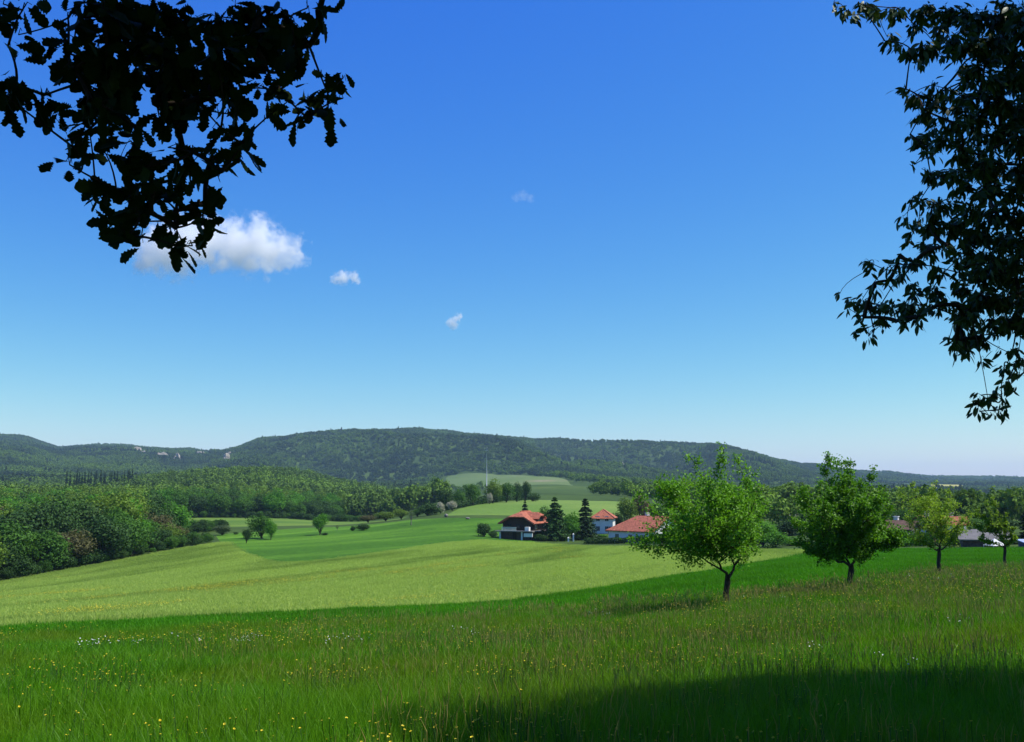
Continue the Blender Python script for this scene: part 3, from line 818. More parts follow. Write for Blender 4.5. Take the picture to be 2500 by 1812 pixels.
for k, (u, v, sx, sz, lab) in enumerate(((332, 1103, 26, 10, 'pale cliff just below the left skyline, leftmost of the rocks'), (350, 1110, 14, 8, 'small pale rock just under the leftmost cliff'), (392, 1118, 22, 9, 'broad pale rock face halfway down the left ridge'),
                                         (432, 1121, 20, 8, 'pale rock face right of the broad one on the left ridge'), (486, 1114, 16, 7, 'pale rock just left of the notch in the skyline'), (552, 1126, 18, 16, 'tall pale cliff at the notch right of the left ridge'),
                                         (560, 1116, 12, 8, 'small pale rock above the tall cliff at the notch'), (1520, 1143, 16, 7, 'pale rock on the dark slope of the main hill'))):
    P = hit(u, v, 2200, 4400); boulder('rock_outcrop', P + Vector((0, 0, 1)), sx * .7, 7, sz * .35 + 8, ROCK, 20 + k, lab, 'rock', 'pale rocks on the hills', 1.3)

# ------------------------------------------------------------------ hamlet trees, hedges and pasture trees
HAM = 'trees around the hamlet'; PAS = 'trees and bushes on the pasture'; HED = 'hedgerow trees above the upper field'
for (key, u, r, vt, w, name, cat, grp, lab) in (
        ('spruce0', 1353, 247, 1213, 62, 'conifer', 'conifer', HAM, 'tall green conifer just right of the chalet'),
        ('fir0', 1426, 252, 1214, 60, 'conifer', 'conifer', HAM, 'dark tall conifer left of the small white house'),
        ('bright1', 1394, 250, 1244, 52, 'tree', 'tree', HAM, 'bright green tree between the two tall conifers'),
        ('mid1', 1326, 262, 1229, 46, 'tree', 'tree', HAM, 'mid green tree between the chalet and the tall conifer'),
        ('fir1', 1281, 285, 1221, 32, 'conifer', 'conifer', HAM, 'small dark conifer peeping over the chalet roof'),
        ('bush0', 1182, 252, 1272, 40, 'bush', 'bush', HAM, 'round dark bush left of the chalet'),
        ('bush1', 1203, 249, 1292, 24, 'bush', 'bush', HAM, 'small dark bush at the left corner of the chalet'),
        ('bush1', 1322, 244, 1301, 38, 'bush', 'bush', HAM, 'dark low bush at the right end of the chalet terrace'),
        ('bush0', 1368, 246, 1296, 40, 'bush', 'bush', HAM, 'dark low bush at the foot of the tall green conifer'),
        ('bush1', 1408, 250, 1300, 34, 'bush', 'bush', HAM, 'dark low bush at the foot of the dark conifer'),
        ('dark0', 1500, 285, 1244, 36, 'tree', 'tree', HAM, 'dark narrow tree between white house and bungalow'),
        ('yellow1', 1524, 300, 1208, 54, 'tree', 'tree', HAM, 'large yellow-green tree behind the left end of the bungalow'),
        ('brown0', 1558, 305, 1202, 52, 'tree', 'tree', HAM, 'brownish tree behind the ridge of the bungalow'),
        ('mid0', 1600, 300, 1222, 46, 'tree', 'tree', HAM, 'mid green tree behind the bungalow chimney'),
        ('bushlight0', 1463, 262, 1306, 34, 'bush', 'bush', HAM, 'light green bush before the small white house'),
        ('bushlight1', 1490, 248, 1312, 26, 'bush', 'bush', HAM, 'light green bush at the left corner of the bungalow'),
        ('bush0', 1602, 228, 1298, 56, 'bush', 'bush', HAM, 'dark bush before the gable of the bungalow'),
        ('bush1', 1640, 226, 1288, 56, 'bush', 'bush', HAM, 'taller dark bush right of the bungalow gable'),
        ('dark1', 1655, 250, 1235, 70, 'tree', 'tree', HAM, 'dark tree at the right end of the bungalow'),
        ('mid2', 1700, 245, 1248, 70, 'tree', 'tree', HAM, 'mid green tree behind the trunk side of the nearest fruit tree'),
        ('dark2', 1745, 250, 1240, 66, 'tree', 'tree', HAM, 'dark tree straight behind the nearest fruit tree'),
        ('bright2', 1850, 190, 1262, 80, 'tree', 'tree', HAM, 'bright green tree just right of the nearest fruit tree'),
        ('bushlight0', 1880, 185, 1290, 70, 'bush', 'bush', HAM, 'bright green bush right of the nearest fruit tree'),
        ('bushlight1', 1920, 190, 1310, 60, 'bush', 'bush', HAM, 'low bright bush between the two nearest fruit trees'),
        ('bush0', 1915, 235, 1262, 60, 'bush', 'bush', HAM, 'dark bush below the red-roofed cottage'),
        ('dark3', 1955, 240, 1246, 66, 'tree', 'tree', HAM, 'dark tree left behind the second fruit tree'),
        ('mid3', 1800, 260, 1232, 60, 'tree', 'tree', HAM, 'mid green tree behind the right limbs of the nearest fruit tree'),
        ('bush1', 2000, 200, 1285, 90, 'bush', 'bush', HAM, 'broad dark bush behind the trunk of the second fruit tree'),
        ('dark0', 2080, 225, 1262, 70, 'tree', 'tree', HAM, 'dark tree straight behind the second fruit tree'),
        ('mid1', 2190, 235, 1238, 70, 'tree', 'tree', HAM, 'mid green tree right of the second fruit tree'),
        ('bushlight1', 2130, 160, 1300, 70, 'bush', 'bush', HAM, 'light bush at the brow right of the second fruit tree'),
        ('bushlight0', 2185, 158, 1308, 60, 'bush', 'bush', HAM, 'light bush before the low brown-roofed building'),
        ('bush0', 2215, 170, 1296, 60, 'bush', 'bush', HAM, 'dark bush left of the third fruit tree trunk'),
        ('mid2', 2265, 225, 1246, 70, 'tree', 'tree', HAM, 'mid green tree straight behind the third fruit tree'),
        ('bush1', 2300, 165, 1300, 60, 'bush', 'bush', HAM, 'dark bush right of the third fruit tree trunk'),
        ('fir1', 2346, 158, 1288, 26, 'conifer', 'conifer', HAM, 'small dark conifer left of the grey barn'),
        ('fir0', 2330, 160, 1300, 22, 'conifer', 'conifer', HAM, 'smallest dark conifer, left of the one by the barn'),
        ('mid0', 2350, 230, 1255, 70, 'tree', 'tree', HAM, 'mid green tree above the grey barn'),
        ('dark1', 2430, 230, 1262, 80, 'tree', 'tree', HAM, 'dark tree behind the fourth fruit tree'),
        ('fir1', 2500, 165, 1205, 66, 'conifer', 'conifer', HAM, 'large black-green conifer at the right edge'),
        ('bush0', 2450, 160, 1312, 50, 'bush', 'bush', HAM, 'dark bush right of the white tent'),
        ('bush1', 2560, 165, 1290, 70, 'bush', 'bush', HAM, 'dark bush under the conifer at the right edge'),
        # hedgerow
        ('bush0', 1050, 345, 1224, 58, 'bush', 'bush', HED, 'dark round bush at the lower left end of the hedgerow'),
        ('dark0', 1090, 375, 1184, 44, 'tree', 'tree', HED, 'dark tree at the left of the hedgerow'),
        ('mid1', 1122, 385, 1190, 32, 'tree', 'tree', HED, 'small mid green tree second from the left in the hedgerow'),
        ('mid0', 1157, 395, 1172, 46, 'tree', 'tree', HED, 'round green tree left of the mast in the hedgerow'),
        ('yellow0', 1204, 410, 1169, 46, 'tree', 'tree', HED, 'yellow-green tree just right of the mast in the hedgerow'),
        ('mid3', 1236, 418, 1171, 44, 'tree', 'tree', HED, 'mid green tree second right of the mast in the hedgerow'),
        ('dark2', 1262, 425, 1173, 30, 'tree', 'tree', HED, 'dark tree third right of the mast in the hedgerow'),
        ('dark3', 1282, 435, 1168, 26, 'tree', 'tree', HED, 'narrow dark tree at the right end of the hedgerow'),
        ('bush1', 1300, 440, 1202, 34, 'bush', 'bush', HED, 'low dark bush closing the right end of the hedgerow'),
        ('blossom0', 1078, 350, 1222, 26, 'bush', 'bush', HED, 'white blossoming bush at the left of the hedgerow'),
        ('blossom1', 1106, 364, 1220, 30, 'bush', 'bush', HED, 'pale blossoming bush right of the white one'),
        ('blossom0', 1196, 398, 1200, 18, 'bush', 'bush', HED, 'small pale bush at the foot of the mast'),
        # pasture
        ('grey0', 555, 282, 1277, 40, 'bush', 'bush', PAS, 'grey-green shrub at the right end of the wood'),
        ('bush0', 588, 285, 1304, 14, 'bush', 'bush', PAS, 'tiny dark bush between grey shrub and round tree'),
        ('dark1', 614, 236, 1284, 24, 'tree', 'tree', PAS, 'small dark tree left of the large round tree'),
        ('mid0', 652, 262, 1247, 66, 'tree', 'tree', PAS, 'large round green tree on the pasture'),
        ('bright0', 672, 256, 1266, 34, 'tree', 'tree', PAS, 'lighter green tree touching the large round tree on its right'),
        ('bright3', 789, 268, 1249, 38, 'tree', 'tree', PAS, 'upright bright green tree alone on the pasture'),
        ('bush1', 801, 266, 1299, 20, 'bush', 'bush', PAS, 'small dark bush at the foot of the upright tree'),
        ('bush0', 869, 282, 1282, 14, 'bush', 'bush', PAS, 'small green bush left of the wider one on the pasture'),
        ('bush1', 894, 282, 1276, 34, 'bush', 'bush', PAS, 'wide dark bush in the middle of the pasture'),
        ('sparse0', 831, 290, 1280, 16, 'sapling', 'tree', PAS, 'thin bare sapling right of the upright tree'),
        ('sparse1', 1008, 292, 1240, 30, 'sapling', 'tree', PAS, 'pale thin tree with bare limbs right on the pasture'),
        ('brown1', 905, 350, 1254, 44, 'bush', 'bush', PAS, 'brownish bushy tree at the far edge of the pasture'),
        ('yellow2', 948, 345, 1246, 58, 'tree', 'tree', PAS, 'broad yellow-green tree at the far edge of the pasture'),
        ('yellow3', 985, 340, 1240, 40, 'tree', 'tree', PAS, 'small yellow-green tree right of the broad one'),
        ('mid2', 1022, 350, 1238, 34, 'tree', 'tree', PAS, 'mid green tree behind the pale thin tree')):
    tree_px(key, u, r, vt, w, lab, name, cat, grp)

def hedge(name, label, pts, w, h, mat, n, leaf):
    """clipped or rough hedge along ground points: woody core and leaves"""
    o = empty(name, pts[0]); o0 = Vector(pts[0]); C = []; N = []
    for a, b in zip(pts[:-1], pts[1:]):
        t = rng.uniform(0, 1, n); P_ = np.array(a)[None] * (1 - t[:, None]) + np.array(b)[None] * t[:, None]
        d = rng.normal(size=(n, 3)); d /= np.linalg.norm(d, axis=1, keepdims=True)
        lump = 1 + 0.45 * fbm(P_[:, 0] / 2.5, P_[:, 1] / 2.5, 3, 4)
        q_ = d * np.array([w / 2, w / 2, h / 2]) * lump[:, None] + np.array([0, 0, h * 0.45])
        C.append(P_ + q_ - np.array(o0)); N.append(d + rng.normal(size=(n, 3)) * .4)
    Pq, Q = quads(np.concatenate(C), np.concatenate(N), leaf, .75)
    obj('foliage', make_mesh('foliage', Pq, Q, mat), o)
    mb = MB()
    for a, b in zip(pts[:-1], pts[1:]):
        k = max(2, int((Vector(b) - Vector(a)).length / 1.5))
        for i in range(k):
            p = Vector(a).lerp(Vector(b), (i + .5) / k) - o0; mb.tube([p - Vector((0, 0, .2)), p + Vector((random.uniform(-.2, .2), random.uniform(-.2, .2), h * .7))], [.07, .02], 5)
    mb.build('stems', BARK, o)
    tag(o, label, 'hedge')
hedge('hedge', 'dark clipped hedge along the crop field before the bungalow', [at(u, 232) for u in (1425, 1480, 1530, 1590, 1650)], 1.6, 1.5, LEAF['dark'], 900, .35)
hedge('hedge', 'low dark hedge right of the bungalow behind the nearest fruit tree', [at(u, r) for u, r in ((1650, 230), (1720, 215), (1790, 205), (1850, 198))], 2.2, 2.4, LEAF['dark'], 900, .4)
hedge('hedge', 'long low hedge along the upper edge of the upper field', [at(u, r) for u, r in ((1085, 372), (1130, 385), (1180, 408), (1240, 440), (1310, 474))], 4.0, 3.2, LEAF['dark'], 1200, .6)
hedge('hedge', 'rough green hedge along the meadow brow on the right', [at(u, r) for u, r in ((2000, 176), (2080, 168), (2180, 162), (2300, 158), (2400, 160))], 2.6, 2.2, LEAF['mid'], 1200, .4)

# ------------------------------------------------------------------ the wood on the left
def spaced(P, d, keep=None):
    cell = {}; out = []
    for p in P:
        c = (int(p[0] // d), int(p[1] // d)); ok = True
        for i in (-1, 0, 1):
            for j in (-1, 0, 1):
                for q_ in cell.get((c[0] + i, c[1] + j), ()):
                    if (q_[0] - p[0]) ** 2 + (q_[1] - p[1]) ** 2 < d * d: ok = False
        if ok: cell.setdefault(c, []).append(p); out.append(p)
    return np.array(out)
Pw = polar_points(14000, 150, 520, -420, 560)
sdc = poly_sd(POLY['crop_field'], Pw); sdv = poly_sd(POLY['valley_field'], Pw); sdp = poly_sd(POLY['pasture'], Pw)
rw = np.hypot(Pw[:, 0], Pw[:, 1]); uw, vw, _ = pix(Pw)
k = (sdc < -2.5) & (sdv < -3) & (sdp < -8) & (rw > 120) & ((uw < 400) | ((rw < 285) & (uw < 520))) & (poly_sd(POLY['mown_strip'], Pw) < -3)
Pw = spaced(Pw[k], 5.4)
rw = np.hypot(Pw[:, 0], Pw[:, 1]); o_ = np.argsort(rw); Pw = Pw[o_]; rw = rw[o_]
sdw = -poly_sd(POLY['crop_field'], Pw); uw, vw, _ = pix(Pw)
vis = (uw > -40)
ADJ = {'mid': 'mid green', 'dark': 'dark green', 'yellow': 'yellowish green', 'bright': 'bright green', 'brown': 'brownish'}
cnt = 0; rest = []
for p, r, s, u in zip(Pw, rw, sdw, uw):
    if u < -40 or cnt >= 190: rest.append(p); continue
    cnt += 1
    lm = random.choices(['mid', 'dark', 'yellow', 'bright', 'brown'], [4, 4, 3, 1.2, 1.6])[0]
    k = random.randrange(2 if lm == 'brown' else 4)
    hgt = (random.uniform(6.5, 10.5) if s < 12 else random.uniform(10, 14.5)) * (0.62 if u > 330 and s < 30 else 1.0)
    if u > 430: hgt *= 0.6
    where = 'in the front row of the left wood, by the crop field' if s < 10 else ('in the second rank of the left wood' if s < 32 else 'deep inside the left wood')
    put_tree('%s%d' % (lm, k), Vector(p) - Vector((0, 0, .3)), hgt, hgt * random.uniform(0.75, 0.98) + (1.5 if s < 12 else 0), 'tree', '%s broadleaf tree %s' % (ADJ[lm], where), 'tree', 'trees of the left wood')
# undergrowth at the wood's edge
# trees beyond the valley field
Pv = polar_points(5000, 455, 640, 380, 830)
k = (poly_sd(POLY['valley_field'], Pv) < -4)
Pv = spaced(Pv[k], 7.2); Pv = Pv[np.argsort(np.hypot(Pv[:, 0], Pv[:, 1]))]
for p in Pv[:80]:
    uu = pix(p)[0][0]
    lm = random.choices(['bright', 'mid', 'dark'], [2, 4, 3])[0] if uu < 740 else random.choices(['mid', 'dark'], [1, 1])[0]
    hgt = random.uniform(9, 14) * (1.0 if uu < 700 else 0.8)
    put_tree('%s%d' % (lm, random.randrange(4)), Vector(p) - Vector((0, 0, .3)), hgt, hgt * random.uniform(.8, 1.0), 'tree', '%s tree in the row of trees beyond the valley field' % ADJ[lm], 'tree', 'trees beyond the valley field')
rest = np.array(rest + list(Pv[80:]))

FAR = [foliage('forest_leaf', (0.085, 0.160, 0.022), (0.150, 0.245, 0.036), 0.2, 0.0045, (0.032, 0.062, 0.026), spec=.03, edge=(.40, .60), amt=.88),  # broad dark patches paint the shaded folds of the hills into leaf colour
       foliage('forest_dark', (0.030, 0.070, 0.020), (0.065, 0.120, 0.034), 0.1, 0.003, (0.040, 0.075, 0.036), spec=.03)]
SPUR = foliage('spur_leaf', (0.075, 0.15, 0.018), (0.175, 0.29, 0.040), 0.2, 0.008, (0.055, 0.10, 0.026), spec=.03, edge=(.42, .60), amt=.7)
def far_crown(name, n, leaf, seed, mat):
    C, N, L = crown_points(9.0, 9.0, 1.0, n, 10, seed); Pq, Q = quads(C, N, leaf, .8); return make_mesh(name, Pq, Q, mat)
MIDC = [far_crown('wood_crown', 420, 1.3, 300 + k, SPUR) for k in range(4)]
NEARC = [PROTO[k][1] for k in ('mid2', 'dark1', 'yellow0', 'bright1')]
FARC = [far_crown('hill_crown', 220, 1.9, 320 + k, FAR[0]) for k in range(3)] + [make_mesh('hill_fir', *conifer(6.0, 12, 180, 2.4, 330)[1:], FAR[1])]
# undergrowth closing the foot of the woods
Pu = np.concatenate([polar_points(26000, 150, 330, -420, 560), polar_points(12000, 440, 560, 380, 900)])
su = poly_sd(POLY['crop_field'], Pu); sv = poly_sd(POLY['valley_field'], Pu); uu_, vv_, _ = pix(Pu)
k = ((su < -1.2) & (su > -16) & (uu_ < 540) & (poly_sd(POLY['pasture'], Pu) < -3) & (poly_sd(POLY['mown_strip'], Pu) < -2)) | ((sv < -1.5) & (sv > -20) & (uu_ > 380) & (poly_sd(POLY['pasture'], Pu) < -8))
k &= sv < -1.5
Pu = spaced(Pu[k], 2.4); n = len(Pu)
scatter('undergrowth', Pu - np.array([0, 0, .3]), [PROTO['bush0'][1], PROTO['bush1'][1], PROTO['mid0'][1]], rng.uniform(0, 6.28, n), rng.uniform(.16, .42, n), rng.integers(0, 3, n), 'dark undergrowth closing the foot of the woods', 'undergrowth')
n = len(rest)
scatter('woodland', rest - np.array([0, 0, .5]), NEARC, rng.uniform(0, 6.28, n), rng.uniform(0.95, 1.45, n), rng.integers(0, 4, n), 'dense dark woodland filling the slope behind the front trees on the left', 'woodland')

FLD = ('crop_field', 'pasture', 'valley_field', 'upper_field', 'hill_field', 'stubble_field', 'rape_field', 'straw_field', 'far_meadow')
def clear(P, m=3.0):
    k = np.ones(len(P), bool)
    for f in FLD: k &= poly_sd(POLY[f], P) < -m
    return k
# wooded spur
Ps = polar_points(34000, 500, 1300, -400, 1080)
us, vs, _ = pix(Ps); r = np.hypot(Ps[:, 0], Ps[:, 1])
k = clear(Ps, 4) & ~((us > 380) & (us < 830) & (r < 640)) & ~((us > 1000) & (r < 560))
Ps = spaced(Ps[k], 7.0); n = len(Ps)
scatter('forest', Ps - np.array([0, 0, .5]), MIDC, rng.uniform(0, 6.28, n), rng.uniform(0.85, 1.5, n), rng.integers(0, 4, n), 'mixed forest covering the low spur in the middle distance', 'forest')
# valley to the right of the spur: scattered groves, and the tree tops behind the hamlet
Pg = np.concatenate([polar_points(16000, 480, 1700, 1040, 2750), polar_points(3000, 272, 480, 1640, 2700)])
g_ = fbm(Pg[:, 0] / 120, Pg[:, 1] / 120, 3, 77)
k = clear(Pg, 5) & ((g_ > -0.02) | ((np.hypot(Pg[:, 0], Pg[:, 1]) < 480) & (g_ > -.2)))
ug, vg, _ = pix(Pg); rg = np.hypot(Pg[:, 0], Pg[:, 1])
k &= ~((ug > 1060) & (ug < 1450) & (rg < 1250)) & ~((ug > 2120) & (rg > 420) & (g_ < .22)) & ~((ug > 1640) & (rg < 480) & (rng.uniform(0, 1, len(Pg)) < .5))
Pg = spaced(Pg[k], 8.0); n = len(Pg)
scatter('grove', Pg - np.array([0, 0, .5]), MIDC, rng.uniform(0, 6.28, n), rng.uniform(0.6, 1.15, n), rng.integers(0, 4, n), 'groves and tree rows scattered over the valley behind the hamlet', 'grove')
# far hills
Pf = np.concatenate([polar_points(74000, 1300, 4300, -700, 2350), polar_points(26000, 1700, 6300, 1900, 3000)])
af = np.arctan2(Pf[:, 0], Pf[:, 1]); rf = np.hypot(Pf[:, 0], Pf[:, 1])
k = clear(Pf, 6) & (rf < np.interp(af, _ca, _cr) * 1.03)
uf, vf, _ = pix(Pf)
g_ = fbm(Pf[:, 0] / 260, Pf[:, 1] / 260, 3, 41)
k &= ~((uf > 1950) & (rf < 3400) & (g_ > 0.12)) & ~((uf > 1060) & (uf < 1450) & (rf < 1750))
k &= ~((rf < 1700) & (uf > 1040))
Pf = Pf[k]; n = len(Pf)
fv = rng.integers(0, 3, n); fv[(rng.uniform(0, 1, n) < 0.03) | (fbm(Pf[:, 0] / 300, Pf[:, 1] / 300, 3, 55) > 0.42)] = 3
scatter('hill_forest', Pf - np.array([0, 0, .8]), FARC, rng.uniform(0, 6.28, n), rng.uniform(0.8, 1.3, n), fv, 'unbroken forest covering the far hills up to the skyline', 'forest')
# dark conifers standing up on the ridge at the left
ORD = ('first', 'second', 'third', 'fourth', 'fifth', 'sixth', 'seventh', 'eighth', 'ninth', 'tenth', 'eleventh', 'twelfth')
for k in range(24):
    u = 178 + k * 7.2 + random.uniform(-2.5, 2.5); r = 905 + random.uniform(-25, 25)
    tree_px('fir%d' % (k % 2), u, r, 1143 + random.uniform(0, 16), random.uniform(8, 12), 'dark conifer on the left ridge, %s from the %s end of the row' % (ORD[k if k < 12 else 23 - k], 'left' if k < 12 else 'right'), 'conifer', 'conifer', 'conifers on the left ridge')
# ------------------------------------------------------------------ fruit trees on the meadow
FRUIT_LEAF = foliage('fruit_leaf', (0.032, 0.115, 0.005), (0.20, 0.44, 0.026), 0.38, rough=0.5, spec=0.2)
FRUIT_LEAF_B = foliage('fruit_leaf_olive', (0.09, 0.17, 0.012), (0.28, 0.42, 0.04), 0.45, rough=0.5, spec=0.2)
def fruit_tree(u, r, fork_v, tips, r0, leaf, nleaf, mat, label, seed, twig_n=15, low=0.3, fill=60):
    g = random.Random(seed); gn = np.random.default_rng(seed)
    P = at(u, r); o = empty('fruit_tree', P)
    px = r / F
    zf = EYE + r * ray(u, fork_v)[1] - P.z
    def loc(tu, tv, dy=0.0):
        a, t = ray(tu, tv); Y = P.y + dy
        return Vector((Y * math.tan(a) - P.x, dy, EYE + Y / math.cos(a) * t - P.z))
    fk = Vector((0.03, 0, zf))
    MB().tube([(0, 0, -.3), (0, 0, .05), (-0.03, .02, zf * .5), (0.02, 0, zf * .85), tuple(fk + Vector((0, 0, .12)))], [r0 * 1.45, r0 * 1.1, r0 * .95, r0, r0 * .75], 9).build('trunk', BARK, o, True)
    wmax = max(abs(t[0] - u) for t in tips) * px
    C, N = [], []
    aims = []
    for (tu, tv) in tips:
        dy = g.uniform(-1, 1) * wmax * 0.75
        if tv > fork_v - 90: dy *= .4
        aims.append(loc(tu, tv, dy))
    aims.sort(key=lambda q: (q - fk).length)
    wood = [(fk, r0 * .8)]                     # points a new limb may spring from, with the wood's radius there
    for T_ in aims:
        a0, ra = min(wood, key=lambda q: (q[0] - T_).length + .55 * (q[0] - fk).length * (1 if q[0].z < T_.z + .1 else 4) + (9 if q[1] < .016 else 0))
        ra = min(ra * .78, r0 * g.uniform(.45, .62))
        ln = (T_ - a0).length
        mid = a0.lerp(T_, .5) + Vector((g.gauss(0, .09), g.gauss(0, .09), g.gauss(.03, .08))) * ln
        if T_.z - a0.z < .45 * ln: mid.z += .10 * ln
        pts = bez(a0, mid, T_, 9); L = len(pts) - 1
        for i in range(1, L): pts[i] += Vector((g.gauss(0, 1), g.gauss(0, 1), g.gauss(0, 1))) * .018 * ln
        lm = MB(); lm.tube(pts, [ra * (1 - .92 * (i / L) ** .8) + .004 for i in range(L + 1)], 6)
        wood += [(pts[i], ra * (1 - .92 * (i / L) ** .8)) for i in (2, 3, 4, 5, 6)]
        for k in range(twig_n):
            lo_ = low if a0 is fk else low * .5
            t = lo_ + (1 - lo_) * ((k + g.random()) / twig_n); i = min(int(t * L), L - 1)
            a = pts[i].lerp(pts[i + 1], t * L - i)
            d = Vector((g.gauss(0, 1), g.gauss(0, 1), g.gauss(.35, .8))).normalized()
            ln = g.uniform(.2, .62) * (1.1 - .5 * t) * wmax / 2.4
            b = a + d * ln
            lm.tube([a, a.lerp(b, .5) + Vector((0, 0, .03)), b], [.012, .008, .004], 4)
            m = max(3, int(nleaf / (len(tips) * twig_n) * g.uniform(.6, 1.4)))
            s = gn.uniform(.15, 1.1, m)[:, None]
            c = np.array(a)[None] * (1 - s) + np.array(b)[None] * s + gn.normal(size=(m, 3)) * (.055 * wmax / 2.4 + .02)
            C.append(c); N.append(gn.normal(size=(m, 3)) * .8 + np.array([0, -.15, .75]))
        lm.build('limb', BARK, o, True)
    cc = np.concatenate(C)
    for k in range(fill):
        f = g.random() * .5; c0 = cc[g.randrange(len(cc))] * (1 - f) + cc[g.randrange(len(cc))] * f
        m = int(nleaf * .35 / fill); C.append(c0 + gn.normal(size=(m, 3)) * np.array([.20, .20, .15]) * wmax / 2.4); N.append(gn.normal(size=(m, 3)) * .8 + np.array([0, -.15, .75]))
    Pq, Q = quads(np.concatenate(C), np.concatenate(N), leaf, .6)
    obj('crown', make_mesh('crown', Pq, Q, mat), o)
    return tag(o, label, 'fruit tree', 'fruit trees on the meadow')
fruit_tree(1762, 34, 1412, [(1540, 1335), (1572, 1318), (1590, 1285), (1556, 1212), (1600, 1182), (1640, 1228), (1664, 1178), (1690, 1120), (1722, 1180), (1768, 1102), (1802, 1126), (1762, 1180), (1832, 1168), (1858, 1192), (1850, 1250),
                            (1832, 1326), (1700, 1290), (1740, 1255), (1800, 1240), (1822, 1288), (1672, 1326), (1770, 1300), (1640, 1290), (1690, 1230), (1720, 1330), (1795, 1200), (1650, 1260), (1812, 1310), (1745, 1215)], .10, .10, 15500, FRUIT_LEAF,
           'nearest and largest fruit tree with wide forked limbs on the meadow', 1, 15, .58, 14)
fruit_tree(2058, 41, 1385, [(1945, 1332), (1932, 1272), (1950, 1192), (2000, 1182), (2020, 1118), (2062, 1150), (2076, 1116), (2110, 1170), (2134, 1143), (2160, 1190), (2168, 1240), (2152, 1272), (2205, 1300), (2205, 1328), (2130, 1322),
                            (2100, 1350), (2000, 1352), (1988, 1300), (2050, 1250), (2082, 1300), (2010, 1240), (2102, 1222), (2030, 1200), (2130, 1240), (1965, 1240), (2040, 1320), (2060, 1180), (2090, 1260), (1975, 1340), (2145, 1215)], .115, .11, 21000, FRUIT_LEAF,
           'dense round fruit tree, second in the row, bright green against the sky', 2, 15, .48, 34)
fruit_tree(2270, 57, 1345, [(2198, 1186), (2218, 1176), (2262, 1215), (2322, 1192), (2290, 1178), (2350, 1230), (2356, 1270), (2208, 1260), (2218, 1310), (2302, 1300), (2240, 1240), (2292, 1250), (2330, 1312), (2248, 1322), (2374, 1244), (2262, 1280), (2225, 1215), (2320, 1240), (2340, 1290)], .10, .10, 6200, FRUIT_LEAF_B,
           'thin olive-green fruit tree, third in the row', 3, 13, .45, 10)
fruit_tree(2428, 69, 1338, [(2388, 1240), (2408, 1222), (2422, 1214), (2460, 1254), (2478, 1290), (2378, 1280), (2388, 1320), (2462, 1322), (2432, 1260), (2442, 1300), (2410, 1290), (2400, 1262), (2455, 1275), (2480, 1310)], .09, .11, 4600, FRUIT_LEAF_B,
           'smallest and farthest fruit tree, fourth in the row', 4, 12, .42, 8)

# ------------------------------------------------------------------ the two trees the view looks out between
def oak_leaf_mesh(name, seed, mat):
    g = random.Random(seed)
    L = 1.0; edge = []
    for t, w in ((0, .012), (.10, .05), (.17, .13), (.22, .09), (.30, .20), (.36, .13), (.45, .27), (.52, .18), (.62, .31), (.69, .21), (.79, .27), (.85, .19), (.92, .17), (1.0, .03)):
        edge.append((t, w * g.uniform(.88, 1.12)))
    Vs, Fs = [], []
    for t, w in edge:
        z = -0.22 * t * t + .03; k = .10
        w2 = w * g.uniform(.9, 1.1)
        Vs += [(t, -w, z + k * w), (t, 0, z), (t, w2, z + k * w2)]
    for i in range(len(edge) - 1):
        a, b = 3 * i, 3 * i + 3
        Fs += [(a, a + 1, b + 1, b), (a + 1, a + 2, b + 2, b + 1)]
    return make_mesh(name, np.array(Vs), Fs, mat)
def lance_leaf_mesh(name, seed, mat):
    g = random.Random(seed); edge = [(0, .01), (.15, .09), (.4, .17), (.65, .155), (.88, .07), (1.0, .005)]
    Vs, Fs = [], []; cv = g.uniform(.1, .3)
    for t, w in edge: Vs += [(t, -w, -cv * t * t + .12 * w), (t, 0, -cv * t * t), (t, w, -cv * t * t + .12 * w)]
    for i in range(len(edge) - 1):
        a, b = 3 * i, 3 * i + 3; Fs += [(a, a + 1, b + 1, b), (a + 1, a + 2, b + 2, b + 1)]
    return make_mesh(name, np.array(Vs), Fs, mat)
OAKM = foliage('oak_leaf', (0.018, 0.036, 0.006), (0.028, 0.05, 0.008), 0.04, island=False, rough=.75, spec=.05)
LANM = foliage('lance_leaf', (0.026, 0.055, 0.012), (0.055, 0.10, 0.022), 0.10, island=False, rough=.5, spec=.2)

